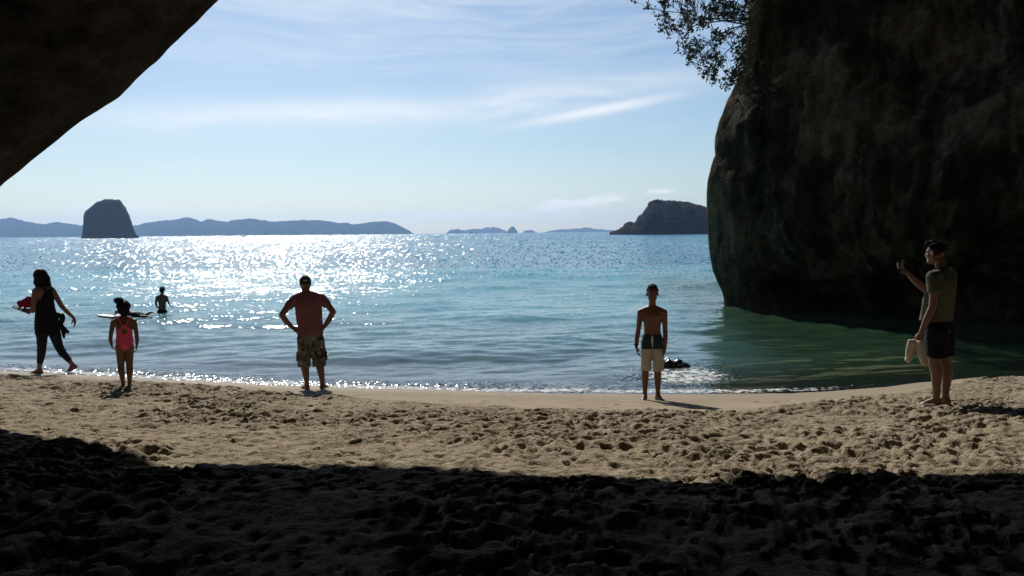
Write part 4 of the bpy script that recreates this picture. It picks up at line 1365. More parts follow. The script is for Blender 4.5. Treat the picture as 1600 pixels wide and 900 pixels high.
# ------------------------------------------------------------------ woman walking along the water's edge
def make_woman():
    p, s, rz = stand(76, 583.5, 1 / 0.01006)
    t = thing('person', 'woman in dark tank top and leggings walking left, jacket tied round her waist', 'woman', p, rz)
    t.scale = (s, s, s)
    F_ = vunit((-0.75, 0.66, 0))
    Lh = vunit((-0.66, -0.75, 0))

    def torso(f, e):
        f.loft([(0.78, 0.0, 0, 0.130, 0.12), (0.88, 0.0, 0, 0.152, 0.138), (0.97, 0.0, 0, 0.140, 0.124), (1.06, -0.005, 0, 0.119, 0.106), (1.14, -0.01, 0, 0.122, 0.107), (1.22, -0.015, 0, 0.132, 0.113),
                (1.29, -0.018, 0, 0.132, 0.098), (1.34, -0.02, 0, 0.112, 0.074), (1.375, -0.02, 0, 0.068, 0.056), (1.405, -0.022, 0, 0.05, 0.05)], F_, e)
        f.ell((-0.07, 0.05, 1.20), (0.085 + e, 0.06 + e, 0.06 + e), F_)
        f.cap((-0.115, -0.04, 1.325), 0.045 + e, (0.085, 0.03, 1.335), 0.045 + e)
        f.cap((-0.02, 0, 1.40), 0.040 + e, (-0.10, -0.035, 1.34), 0.042 + e)
        f.cap((-0.02, 0, 1.40), 0.040 + e, (0.07, 0.025, 1.345), 0.042 + e)
    b = Flesh()
    torso(b, 0)
    b.cap((-0.02, 0, 1.34), 0.055, (-0.045, 0.015, 1.47), 0.050)
    head(b, (-0.06, 0.02, 1.54), (-0.85, 0.5, -0.06), 0.95, jaw=0.95)
    b.chain([((-0.128, -0.05, 1.315), 0.050), ((-0.155, -0.085, 1.17), 0.045), ((-0.175, -0.09, 1.015), 0.038), ((-0.245, -0.05, 1.015), 0.035), ((-0.315, 0.01, 1.035), 0.025)])
    hand(b, (-0.315, 0.01, 1.035), (-0.9, 0.3, 0.05), (0.0, 0.3, 1), (-0.2, -0.5, 0.5), 0.88, (0.5, 0.6, 0.6, 0.6))
    b.chain([((0.098, 0.035, 1.318), 0.048), ((0.165, 0.02, 1.18), 0.042), ((0.230, 0.0, 1.045), 0.035), ((0.30, -0.01, 0.96), 0.033), ((0.385, -0.02, 0.865), 0.023)])
    hand(b, (0.385, -0.02, 0.865), (0.22, 0.0, -1), (-0.8, 0.5, 0), (-0.4, -0.7, 0), 0.88, (0.35, 0.4, 0.45, 0.5))
    b.chain([((-0.055, -0.02, 0.82), 0.105), ((-0.078, -0.02, 0.45), 0.062), ((-0.088, -0.005, 0.33), 0.058), ((-0.122, 0.0, 0.12), 0.034), ((-0.125, 0.0, 0.085), 0.034)])
    foot(b, (-0.125, 0, 0.085), (-0.96, 0.28), 0.93, inner=1)
    b.chain([((0.06, 0.03, 0.82), 0.105), ((0.155, 0.02, 0.435), 0.062), ((0.205, -0.005, 0.32), 0.057), ((0.325, -0.02, 0.145), 0.034), ((0.338, -0.02, 0.125), 0.034)])
    # trailing foot: heel up, resting on the ball and toes
    a, hl, bl = np.array((0.338, -0.02, 0.125)), np.array((0.385, -0.035, 0.085)), np.array((0.285, 0.035, 0.028))
    b.cap(a, 0.034, hl, 0.029)
    b.cap(a, 0.032, bl, 0.024)
    b.cap(hl, 0.028, bl, 0.026)
    dt = vunit((-0.75, 0.6, -0.12))
    sd = np.array([dt[1], -dt[0], 0]) * -1
    for k in range(5):
        q0 = bl + sd * (0.028 - 0.015 * k) - (0, 0, 0.008)
        b.cap(q0, 0.0125 - 0.0008 * k, q0 + dt * (0.055 - 0.007 * k), 0.010 - 0.0006 * k)
    b.build('body', SKIN, t, 0.0070, 3)
    c = Flesh()
    torso(c, 0.010)
    c.cap((0, 0, 0.95), 0.150, (0, 0, 1.06), 0.132, flat0=True)

    def top(v):
        q = v - np.array([-0.02, 0, 0])
        l_ = q @ Lh
        f_ = q @ F_
        z = v[:, 2]
        arm = (np.abs(l_) < 0.125 - 0.05 * sstep(1.22, 1.33, z)) | (z < 1.19)
        neck = (z < 1.335 - 0.05 * (f_ > 0)) | (np.abs(l_) > 0.048)
        return arm & neck
    c.build('tank_top', BLACK, t, 0.006, 3, 0.003, 12.0, keep=top, thick=0.002)
    g = Flesh()
    g.ell((0.0, 0, 0.90), (0.158, 0.143, 0.13), F_)
    g.cap((-0.055, -0.02, 0.82), 0.112, (-0.078, -0.02, 0.45), 0.068)
    g.cap((-0.078, -0.02, 0.45), 0.068, (-0.088, -0.005, 0.33), 0.064)
    g.cap((-0.088, -0.005, 0.33), 0.064, (-0.112, 0.0, 0.175), 0.044, flat1=True)
    g.cap((0.06, 0.03, 0.82), 0.112, (0.155, 0.02, 0.435), 0.068)
    g.cap((0.155, 0.02, 0.435), 0.068, (0.205, -0.005, 0.32), 0.063)
    g.cap((0.205, -0.005, 0.32), 0.063, (0.297, -0.016, 0.19), 0.045, flat1=True)
    g.build('leggings', NAVY, t, 0.007, 2, 0.003, 14.0)
    j = Flesh()
    j.cap((0, 0, 0.975), 0.150, (0, 0, 0.86), 0.172, flat0=False, flat1=True, ey=0.95)
    j.cap((0, 0, 0.88), 0.172, (0.005, -0.01, 0.635), 0.182, flat0=True, flat1=True, ey=0.95)
    jk = j.build('tied_jacket', BLACK, t, 0.008, 2, 0.013, 9.0, stretch=(1.6, 1.6, 0.45), seed=6)
    j = Flesh()
    j.ell((0.225, -0.03, 0.87), (0.045, 0.04, 0.085))
    j.cap((0.15, -0.02, 0.93), 0.04, (0.22, -0.03, 0.90), 0.035)
    j.cap((0.16, -0.03, 0.80), 0.05, (0.225, -0.04, 0.715), 0.038)
    j.cap((0.225, -0.04, 0.72), 0.036, (0.285, -0.04, 0.655), 0.024)
    j.cap((0.215, -0.04, 0.72), 0.034, (0.232, -0.045, 0.575), 0.018)
    j.cap((0.25, -0.04, 0.67), 0.030, (0.236, -0.045, 0.60), 0.02)
    j.build('sleeve_knot', BLACK, jk, 0.007, 1, 0.008, 16.0)
    h = Flesh()
    h.ell((-0.048, 0.01, 1.565), (0.095, 0.105, 0.095), (-0.85, 0.5, 0))
    h.ell((-0.030, -0.012, 1.50), (0.108, 0.095, 0.105), (-0.85, 0.5, 0))
    h.cap((-0.02, -0.03, 1.50), 0.10, (-0.015, -0.03, 1.405), 0.102, flat1=True, ey=0.8)
    h.ell((0.055, -0.03, 1.43), (0.028, 0.05, 0.05))
    h.ell((-0.125, -0.05, 1.455), (0.03, 0.04, 0.05))
    hr = h.build('hair', HAIR, t, 0.007, 2, 0.008, 16.0, stretch=(1.5, 1.5, 0.4), seed=9)
    rg = np.random.default_rng(8)
    th = rg.uniform(0, 6.28, 420)
    roots = np.stack([-0.022 + np.cos(th) * 0.100, -0.028 + np.sin(th) * 0.082, rg.uniform(1.395, 1.44, 420)], -1)
    dirs = np.stack([np.cos(th) * 0.4, np.sin(th) * 0.4, -np.ones(420)], -1)
    hair_tufts('hair_locks', hr, HAIR, roots, dirs, 0.026, 0.012, 7, 0.1)
    M = t.matrix_basis

    def W(v):
        return np.array(Matrix.LocRotScale(t.location, t.rotation_euler, t.scale) @ Vector(v))
    # what she carries: a bunched red towel and a sandal
    tw = Flesh()
    rg = np.random.default_rng(11)
    for k in range(11):
        c_ = np.array([0, 0, 0.085]) + rg.normal(0, 1, 3) * (0.05, 0.045, 0.035)
        tw.ell(c_, rg.uniform(0.035, 0.062, 3), rg.normal(0, 1, 3), rg.normal(0, 1, 3))
    tw.ell((0, 0, 0.085), (0.098, 0.08, 0.085))
    tw.cap((-0.03, 0.02, 0.04), 0.035, (-0.05, 0.03, -0.005), 0.02)
    tw.cap((0.05, 0.0, 0.12), 0.045, (0.09, 0.0, 0.15), 0.035)
    o = tw.build('towel', RED_TOWEL, None, 0.006, 1, 0.012, 20.0, seed=4)
    tag(o, "crimson towel bunched up on the walking woman's forearm", 'towel')
    o.location = W((-0.235, -0.01, 1.055))
    o.rotation_euler = (0, 0, rz)
    o.scale = (s, s, s)
    sd_ = thing('sandal', "grey sandal held out in the walking woman's left hand, under the red towel", 'sandal', W((-0.325, -0.055, 1.02)), rz)
    sd_.scale = (s, s, s)
    ax = vunit((-0.85, 0.25, 0.42))
    k = Flesh()
    k.cap(ax * 0.115, 0.040, -ax * 0.10, 0.034, ex=1.0, ey=0.30, hint=(0.35, 0.1, 1))
    k.build('sole', SANDAL_M, sd_, 0.005, 1)
    up_ = vunit(np.array([0.42, -0.1, 0.9]))
    sdv = np.cross(ax, up_)
    for off_ in (0.045, -0.02):
        k = Flesh()
        pts = [(ax * off_ + sdv * 0.036 * math.cos(a) + up_ * (0.008 + 0.034 * math.sin(a)), 0.008) for a in np.linspace(0, math.pi, 7)]
        k.chain(pts)
        k.build('strap', BLACK, sd_, 0.004, 1)
    return t


make_woman()


# ------------------------------------------------------------------ man with a phone on the right
def make_phone_man():
    p, s, rz = stand(1463, 629.5, 1 / 0.00701)
    t = thing('person', 'dark-haired man in a grey-green tee and black shorts, facing left with a phone raised', 'man', p, rz)
    t.scale = (s, s, s)
    F_ = vunit((-0.90, 0.43, 0))
    Lh = vunit((-0.43, -0.90, 0))
    b = Flesh()
    T = [(0.80, 0.0, 0, 0.150, 0.115), (0.92, 0.0, 0, 0.158, 0.118), (1.02, 0.004, 0, 0.150, 0.108), (1.12, 0.008, 0, 0.152, 0.108), (1.24, 0.014, 0, 0.168, 0.118), (1.34, 0.022, 0, 0.178, 0.114),
         (1.40, 0.028, 0, 0.170, 0.096), (1.445, 0.032, 0, 0.125, 0.076), (1.48, 0.034, 0, 0.080, 0.066), (1.51, 0.034, 0, 0.062, 0.060)]
    b.loft(T, F_)
    b.cap(np.array((0.04, 0, 1.425)) + Lh * 0.16, 0.055, np.array((0.04, 0, 1.425)) - Lh * 0.16, 0.055)
    for g in (-1, 1):
        b.cap((0.034, 0, 1.465), 0.044, np.array((0.04, 0, 1.425)) + Lh * 0.14 * g, 0.046)
    b.cap((0.035, 0.0, 1.43), 0.064, (0.0, 0.015, 1.58), 0.058)
    P = head(b, (-0.045, 0.02, 1.660), (-0.93, 0.36, -0.03), 1.0)
    sh = np.array((0.02, 0, 1.41)) + Lh * 0.185
    el_ = (-0.055, -0.21, 1.10)
    wr = (-0.160, -0.215, 0.815)
    b.chain([(sh, 0.060), ((-0.045, -0.195, 1.25), 0.050), (el_, 0.040), ((-0.10, -0.215, 0.98), 0.040), (wr, 0.027)])
    hand(b, wr, (-0.28, -0.05, -1), (0.3, 0.95, -0.1), (-0.95, 0.2, 0.2), 1.0, (0.55, 0.65, 0.7, 0.75), 0.5)
    sR = np.array((0.03, 0, 1.41)) - Lh * 0.185
    wR = np.array((-0.315, 0.22, 1.425))
    b.chain([(sR, 0.058), ((-0.03, 0.22, 1.31), 0.050), ((-0.115, 0.24, 1.235), 0.041), ((-0.21, 0.235, 1.315), 0.041), (wR, 0.027)])
    hand(b, wR, (-0.85, -0.05, 0.42), (-0.25, -0.35, 0.9), (0.55, -0.3, 0.75), 1.0, (0.55, 0.6, 0.6, 0.6), 0.15)
    for hip, kn, an, td, inn in (((-0.01, -0.080, 0.83), (-0.035, -0.085, 0.49), (-0.002, -0.085, 0.085), (-0.97, -0.10), 1), ((0.05, 0.080, 0.83), (0.075, 0.075, 0.49), (0.088, 0.07, 0.085), (-0.75, 0.65), -1)):
        hip, kn, an = map(np.array, (hip, kn, an))
        b.chain([(hip, 0.098), (kn, 0.062), (kn * 0.7 + an * 0.3 + (0.022, 0, 0), 0.060), (an + (0, 0, 0.05), 0.038), (an, 0.037)])
        foot(b, an, td, 1.0, inner=inn)
    b.build('body', SKIN_LT, t, 0.0068, 3)
    eyes(P, 1.0, t, EYE_W, EYE_I)
    h = Flesh()
    Ph = lambda a, l_, u: np.array((-0.045, 0.02, 1.660)) + vunit((-0.93, 0.36, 0)) * a + np.array([-0.36, -0.93, 0]) * l_ + np.array([0, 0, u])
    h.ell(Ph(-0.018, 0, 0.038), (0.083, 0.100, 0.092), (-0.93, 0.36, 0))
    h.cap(Ph(0.070, -0.035, 0.108), 0.022, Ph(0.072, 0.035, 0.105), 0.022)
    h.cap(Ph(0.03, 0, 0.118), 0.032, Ph(0.078, 0.0, 0.108), 0.022)
    hd = vunit((-0.93, 0.36, 0))
    hr = h.build('hair', HAIR, t, 0.006, 2, 0.006, 24.0, keep=lambda v: ((v - Ph(0, 0, 0)) @ hd < 0.030 + 6.0 * np.maximum(v[:, 2] - 1.728, 0)) & (v[:, 2] > 1.60) & ((v[:, 2] > 1.700) | ((v - Ph(0, 0, 0)) @ hd < -0.012)))
    rg = np.random.default_rng(9)
    n = 200
    d1 = rg.normal(0, 1, (n, 3))
    d1[:, 2] = np.abs(d1[:, 2]) + 0.6
    d1 /= np.linalg.norm(d1, axis=1)[:, None]
    hair_tufts('hair_locks', hr, HAIR, Ph(0, 0, 0.040) + d1 * (0.09, 0.085, 0.09), d1 + hd * 0.6, 0.030, 0.006, 12)
    c = Flesh()
    c.loft([(0.925, -0.024, 0.008, 0.165, 0.137), (1.02, -0.014, 0.006, 0.162, 0.130), (1.12, -0.004, 0.003, 0.164, 0.126)] + T[4:-1] + [(1.503, 0.032, 0, 0.066, 0.064)], F_, 0.019)
    c.cap(np.array((0.04, 0, 1.42)) + Lh * 0.165, 0.066, np.array((0.04, 0, 1.42)) - Lh * 0.165, 0.066)
    for g in (-1, 1):
        c.cap(np.array((0.034, 0, 1.455)) + Lh * 0.04 * g, 0.055, np.array((0.04, 0, 1.428)) + Lh * 0.14 * g, 0.062)
    c.cap(sh, 0.074, (-0.045, -0.198, 1.245), 0.072, flat1=True)
    c.cap(sR, 0.072, (-0.035, 0.222, 1.305), 0.068, flat1=True)
    c.build('shirt', TEE_GREY, t, 0.0075, 2, 0.0065, 8.0, stretch=(1.3, 1.3, 0.6), seed=13)
    q = Flesh()
    q.ell((-0.0, 0, 0.87), (0.165, 0.140, 0.11), F_)
    q.loft([(0.84, 0.0, 0, 0.166, 0.132), (0.92, 0.0, 0, 0.162, 0.122), (0.97, 0.003, 0, 0.153, 0.111)], F_)
    q.cap((-0.01, -0.08, 0.83), 0.122, (-0.018, -0.085, 0.535), 0.112, flat1=True)
    q.cap((0.045, 0.08, 0.83), 0.122, (0.060, 0.08, 0.535), 0.110, flat1=True)
    q.build('shorts', BLACK, t, 0.008, 2, 0.006, 10.0, seed=15)
    MW = Matrix.LocRotScale(t.location, t.rotation_euler, t.scale)

    def W(v):
        return MW @ Vector(v)
    # the phone in the raised hand
    ph = thing('phone', 'black phone held upright in the raised hand of the man on the right', 'phone', W((-0.392, 0.185, 1.464)), rz)
    ph.scale = (s, s, s)
    fz = vunit((0.18, -0.10, 1))
    fn = vunit(np.cross(fz, vunit((0.55, 0.83, 0))))   # screen normal, towards his face
    fs = np.cross(fz, fn)

    def slab(name, mat, parent, hw, h0, h1, d0, d1, bev=0.004):
        import bmesh
        bm = bmesh.new()
        bmesh.ops.create_cube(bm, size=1.0)
        bmesh.ops.scale(bm, vec=(hw * 2, d1 - d0, h1 - h0), verts=bm.verts)
        bmesh.ops.bevel(bm, geom=bm.edges[:], offset=min(bev, (d1 - d0) * 0.35), segments=2, affect='EDGES')
        for v in bm.verts:
            x, y, z = v.co
            v.co = Vector(fs * x + fn * (y + (d0 + d1) / 2) + fz * (z + (h0 + h1) / 2))
        me_ = bpy.data.meshes.new(name)
        bm.to_mesh(me_)
        bm.free()
        return link(name, me_, parent, mat)
    bd = slab('case', PHONE_B, ph, 0.034, -0.012, 0.125, -0.0045, 0.0045)
    slab('screen', PHONE_B, ph, 0.031, -0.006, 0.119, 0.0046, 0.0056, 0.0003)
    slab('camera_lens', SHOE_GREY, ph, 0.006, 0.106, 0.118, -0.0062, -0.0046, 0.0004)

    # two shoes hanging from the lowered hand
    def shoe(label, heel, toe, upv):
        heel, toe = np.array(heel), np.array(toe)
        r0 = thing('shoe', label, 'shoe', W(heel), rz, 'shoes carried by the man on the right')
        r0.scale = (s, s, s)
        d = vunit(toe - heel)
        Ln = np.linalg.norm(toe - heel)
        u = vunit(np.array(upv) - d * (np.array(upv) @ d))
        sd = np.cross(d, u)
        k = Flesh()
        k.cap(d * 0.035, 0.035, d * (Ln - 0.045), 0.043, ey=0.34, hint=u)
        k.build('sole', SOLE_TAN, r0, 0.005, 1)
        k = Flesh()
        k.cap(d * 0.035 + u * 0.025, 0.034, d * (Ln - 0.048) + u * 0.018, 0.039, ey=0.72, hint=u)
        k.cap(d * 0.04 + u * 0.03, 0.034, d * 0.05 + u * 0.072, 0.032, flat1=True, ex=0.95)
        k.cap(d * 0.055 + u * 0.055, 0.032, d * (Ln - 0.09) + u * 0.030, 0.033, ey=0.8, hint=u)
        k.build('upper', SHOE_WHITE, r0, 0.005, 2)
        k = Flesh()
        k.cap(d * 0.05 + u * 0.068, 0.0255, d * 0.052 + u * 0.0785, 0.0255, flat0=True, flat1=True)
        k.build('lining', SHOE_GREY, r0, 0.004, 1)
        k = Flesh()
        for a in (0.095, 0.115, 0.135, 0.155):
            hgt = 0.076 - 0.19 * (a - 0.085)
            k.cap(d * a + u * hgt + sd * 0.024, 0.004, d * (a + 0.008) + u * (hgt + 0.006) - sd * 0.024, 0.004)
        k.build('laces', SHOE_GREY, r0, 0.003, 1)
        return r0
    shoe('pale shoe hanging sole outwards from the lowered hand of the man on the right', (-0.165, -0.265, 0.735), (-0.105, -0.262, 0.452), (-0.75, 0.66, 0.0))
    shoe('pale shoe pointing down-left in the lowered hand of the man on the right', (-0.205, -0.225, 0.735), (-0.285, -0.235, 0.475), (-0.9, -0.45, 0.3))
    return t


make_phone_man()


# ------------------------------------------------------------------ bathers out in the water
def make_wader():
    wp = on_water(253.5, 486.5)
    s = wp[1] / F_PX * (1 / 0.021)
    depth_ = -float(ground0(wp[0], wp[1]))
    rz = -math.atan2(wp[0], wp[1])
    t = thing('person', 'bather standing waist-deep in the sea between the girl and the man with hands on hips', 'bather', (wp[0], wp[1], 0), rz)
    t.scale = (s, s, s)
    hh = depth_ / s
    b = Flesh()
    b.ell((0, 0, 0.0), (0.125, 0.09, 0.13))
    b.ell((0.005, 0, 0.16), (0.118, 0.085, 0.16))
    b.ell((0.01, 0, 0.36), (0.135, 0.09, 0.17))
    b.cap((-0.125, 0, 0.475), 0.048, (0.135, 0, 0.475), 0.048)
    for g in (-1, 1):
        b.cap((0.01, 0, 0.545), 0.040, (0.01 + g * 0.11, 0, 0.49), 0.042)
    b.cap((0.01, 0, 0.49), 0.048, (0.012, 0.01, 0.63), 0.045)
    head(b, (0.02, 0.01, 0.70), (0.65, 0.75, -0.1), 0.90)
    b.chain([((-0.145, 0, 0.465), 0.045), ((-0.185, -0.03, 0.27), 0.034), ((-0.15, 0.03, 0.15), 0.033), ((-0.095, 0.07, 0.10), 0.024)])
    hand(b, (-0.095, 0.07, 0.10), (0.8, 0.4, -0.3), (0.2, -0.9, 0), (0, 0, 1), 0.8)
    b.chain([((0.150, 0, 0.465), 0.045), ((0.185, -0.02, 0.33), 0.034), ((0.22, 0.0, 0.24), 0.030), ((0.265, 0.02, 0.185), 0.023)])
    hand(b, (0.265, 0.02, 0.185), (0.65, 0.2, -0.7), (-0.6, 0.2, -0.6), (0, 1, 0), 0.8)
    for g in (-1, 1):
        b.chain([((g * 0.07, 0, -0.03), 0.085), ((g * 0.085, 0, -hh * 0.5), 0.055), ((g * 0.09, -0.01, -hh * 0.65), 0.05), ((g * 0.095, 0, -hh + 0.08), 0.034)])
        foot(b, (g * 0.095, 0, -hh + 0.08), (g * 0.2, 1), 0.9, drop=0.08)
    b.build('body', SKIN_DK, t, 0.008, 3)
    h = Flesh()
    h.ell((0.018, 0.0, 0.728), (0.086, 0.100, 0.090), (0.65, 0.75, 0))
    h.ell((-0.01, -0.03, 0.70), (0.06, 0.06, 0.065))
    hr = h.build('hair', HAIR, t, 0.007, 2, 0.009, 20.0, keep=lambda v: (v[:, 2] > 0.735) | (v[:, 1] < 0.02))
    q = Flesh()
    q.ell((0, 0, 0.0), (0.137, 0.102, 0.11))
    for g in (-1, 1):
        q.cap((g * 0.068, 0, -0.02), 0.092, (g * 0.085, 0, -min(hh * 0.45, 0.34)), 0.082, flat1=True)
    q.build('shorts', BLACK, t, 0.008, 2, 0.006, 10.0)


make_wader()


def make_boarder():
    wp = on_water(196, 496.5)
    s = 1.0
    rz = -math.atan2(wp[0], wp[1])
    bo = thing('bodyboard', 'white bodyboard with dark underside floating in the sea behind the girl in pink', 'bodyboard', (wp[0] - 0.20, wp[1], 0.035), rz)
    dz = lambda x: 0.075 * max(0.0, (-x - 0.15)) ** 1.2 * 2.2
    n = 24
    xs = np.linspace(-0.56, 0.50, n)
    wd = 0.27 * np.clip(1 - np.abs((xs + 0.02) / 0.60) ** 5, 0.15, 1)

    def board(name, mat, z0, z1, inset):
        V = []
        for x, w_ in zip(xs, wd):
            z = dz(x)
            w2 = w_ - inset
            V += [(x, -w2, z + z0), (x, w2, z + z0), (x, w2 + 0.004, z + (z0 + z1) / 2), (x, w2, z + z1), (x, -w2, z + z1), (x, -w2 - 0.004, z + (z0 + z1) / 2)]
        Fq = list(map(tuple, grid_faces(n, 6, wrap=True)))
        me_ = np_mesh(name, np.array(V), [np.array(Fq), np.array([(5, 4, 3, 2, 1, 0), tuple((n - 1) * 6 + k for k in range(6))])], False)
        return link(name, me_, bo, mat)
    board('deck', BOARD_W, 0.0, 0.035, 0.0)
    board('underside', BOARD_D, -0.030, -0.0015, 0.006)
    t = thing('person', 'bather lying face down on a white bodyboard, mostly hidden behind the girl in pink', 'bather', (wp[0] + 0.10, wp[1] + 0.05, 0.075), rz - R(42))
    t.scale = (0.80, 0.80, 0.80)
    b = Flesh()
    b.ell((-0.12, 0, 0.08), (0.15, 0.24, 0.085), (1, 0, 0.1))
    b.ell((0.10, 0, 0.045), (0.13, 0.22, 0.075), (1, 0, 0.1))
    b.ell((0.30, 0, 0.03), (0.135, 0.15, 0.085), (1, 0, 0))
    b.cap((-0.26, -0.14, 0.115), 0.05, (-0.26, 0.14, 0.115), 0.05)
    b.cap((-0.28, 0, 0.13), 0.048, (-0.37, 0, 0.20), 0.045)
    head(b, (-0.43, 0, 0.245), (-1, 0, 0.15), 0.9, up=(0.1, 0, 1))
    for g in (-1, 1):
        b.chain([((-0.27, g * 0.16, 0.11), 0.045), ((-0.33, g * 0.30, 0.15), 0.036), ((-0.42, g * 0.24, 0.05), 0.033), ((-0.50, g * 0.18, 0.035), 0.024)])
        hand(b, (-0.50, g * 0.18, 0.035), (-0.9, -g * 0.3, -0.1), (0, 0, -1), (0, -g, 0), 0.8)
        b.chain([((0.38, g * 0.075, 0.02), 0.085), ((0.62, g * 0.11, -0.02), 0.055), ((0.78, g * 0.11, 0.06 if g > 0 else -0.03), 0.05), ((0.93, g * 0.10, 0.12 if g > 0 else -0.02), 0.033)])
        z_ = 0.12 if g > 0 else -0.02
        b.cap((0.93, g * 0.10, z_), 0.034, (1.07, g * 0.10, z_ - 0.03), 0.022)
        for k in range(5):
            b.cap((1.06, g * 0.10 + 0.014 * (k - 2), z_ - 0.03), 0.011, (1.11, g * 0.10 + 0.016 * (k - 2), z_ - 0.04), 0.008)
    b.build('body', SKIN_DK, t, 0.009, 3)
    c = Flesh()
    c.ell((-0.12, 0, 0.085), (0.16, 0.25, 0.098), (1, 0, 0.1))
    c.ell((0.10, 0, 0.05), (0.14, 0.22, 0.085), (1, 0, 0.1))
    c.cap((-0.26, -0.15, 0.115), 0.06, (-0.26, 0.15, 0.115), 0.06)
    for g in (-1, 1):
        c.cap((-0.27, g * 0.16, 0.11), 0.056, (-0.33, g * 0.30, 0.15), 0.047)
        c.cap((-0.33, g * 0.30, 0.15), 0.047, (-0.45, g * 0.22, 0.045), 0.037, flat1=True)
    c.build('rash_vest', TEAL_RASH, t, 0.009, 2)
    q = Flesh()
    q.ell((0.30, 0, 0.032), (0.145, 0.16, 0.097), (1, 0, 0))
    for g in (-1, 1):
        q.cap((0.36, g * 0.075, 0.022), 0.095, (0.58, g * 0.108, -0.01), 0.072, flat1=True)
    q.build('shorts', BLACK, t, 0.009, 2)
    h = Flesh()
    h.ell((-0.415, 0, 0.272), (0.084, 0.098, 0.085), (-1, 0, 0.15))
    h.build('hair', HAIR, t, 0.008, 2, 0.006, 20.0, keep=lambda v: (v[:, 0] > -0.44) | (v[:, 2] > 0.30))


make_boarder()

# ------------------------------------------------------------------ wet rock in the wash behind the boy
rk = Flesh()
rg_ = np.random.default_rng(3)
rk.ell((0, 0, 0.02), (0.34, 0.26, 0.17))
rk.ell((0.14, 0.02, 0.0), (0.30, 0.22, 0.13))
rk.ell((-0.22, -0.03, 0.0), (0.22, 0.2, 0.12))
rk.ell((0.02, 0.05, 0.09), (0.16, 0.14, 0.10))
M_WETROCK = simple_mat('wet black rock', (0.02, 0.02, 0.018), 0.25, 0.4, 8.0, 0.6, 0.5)
o = rk.build('rock', M_WETROCK, None, 0.016, 1, 0.05, 6.0)
tag(o, 'wet black rock in the foaming shallows behind the boy', 'rock')
o.location = (ROCK_P[0] + 0.0, ROCK_P[1] + 0.15, 0.0)
o.scale = (0.72, 0.7, 0.85)

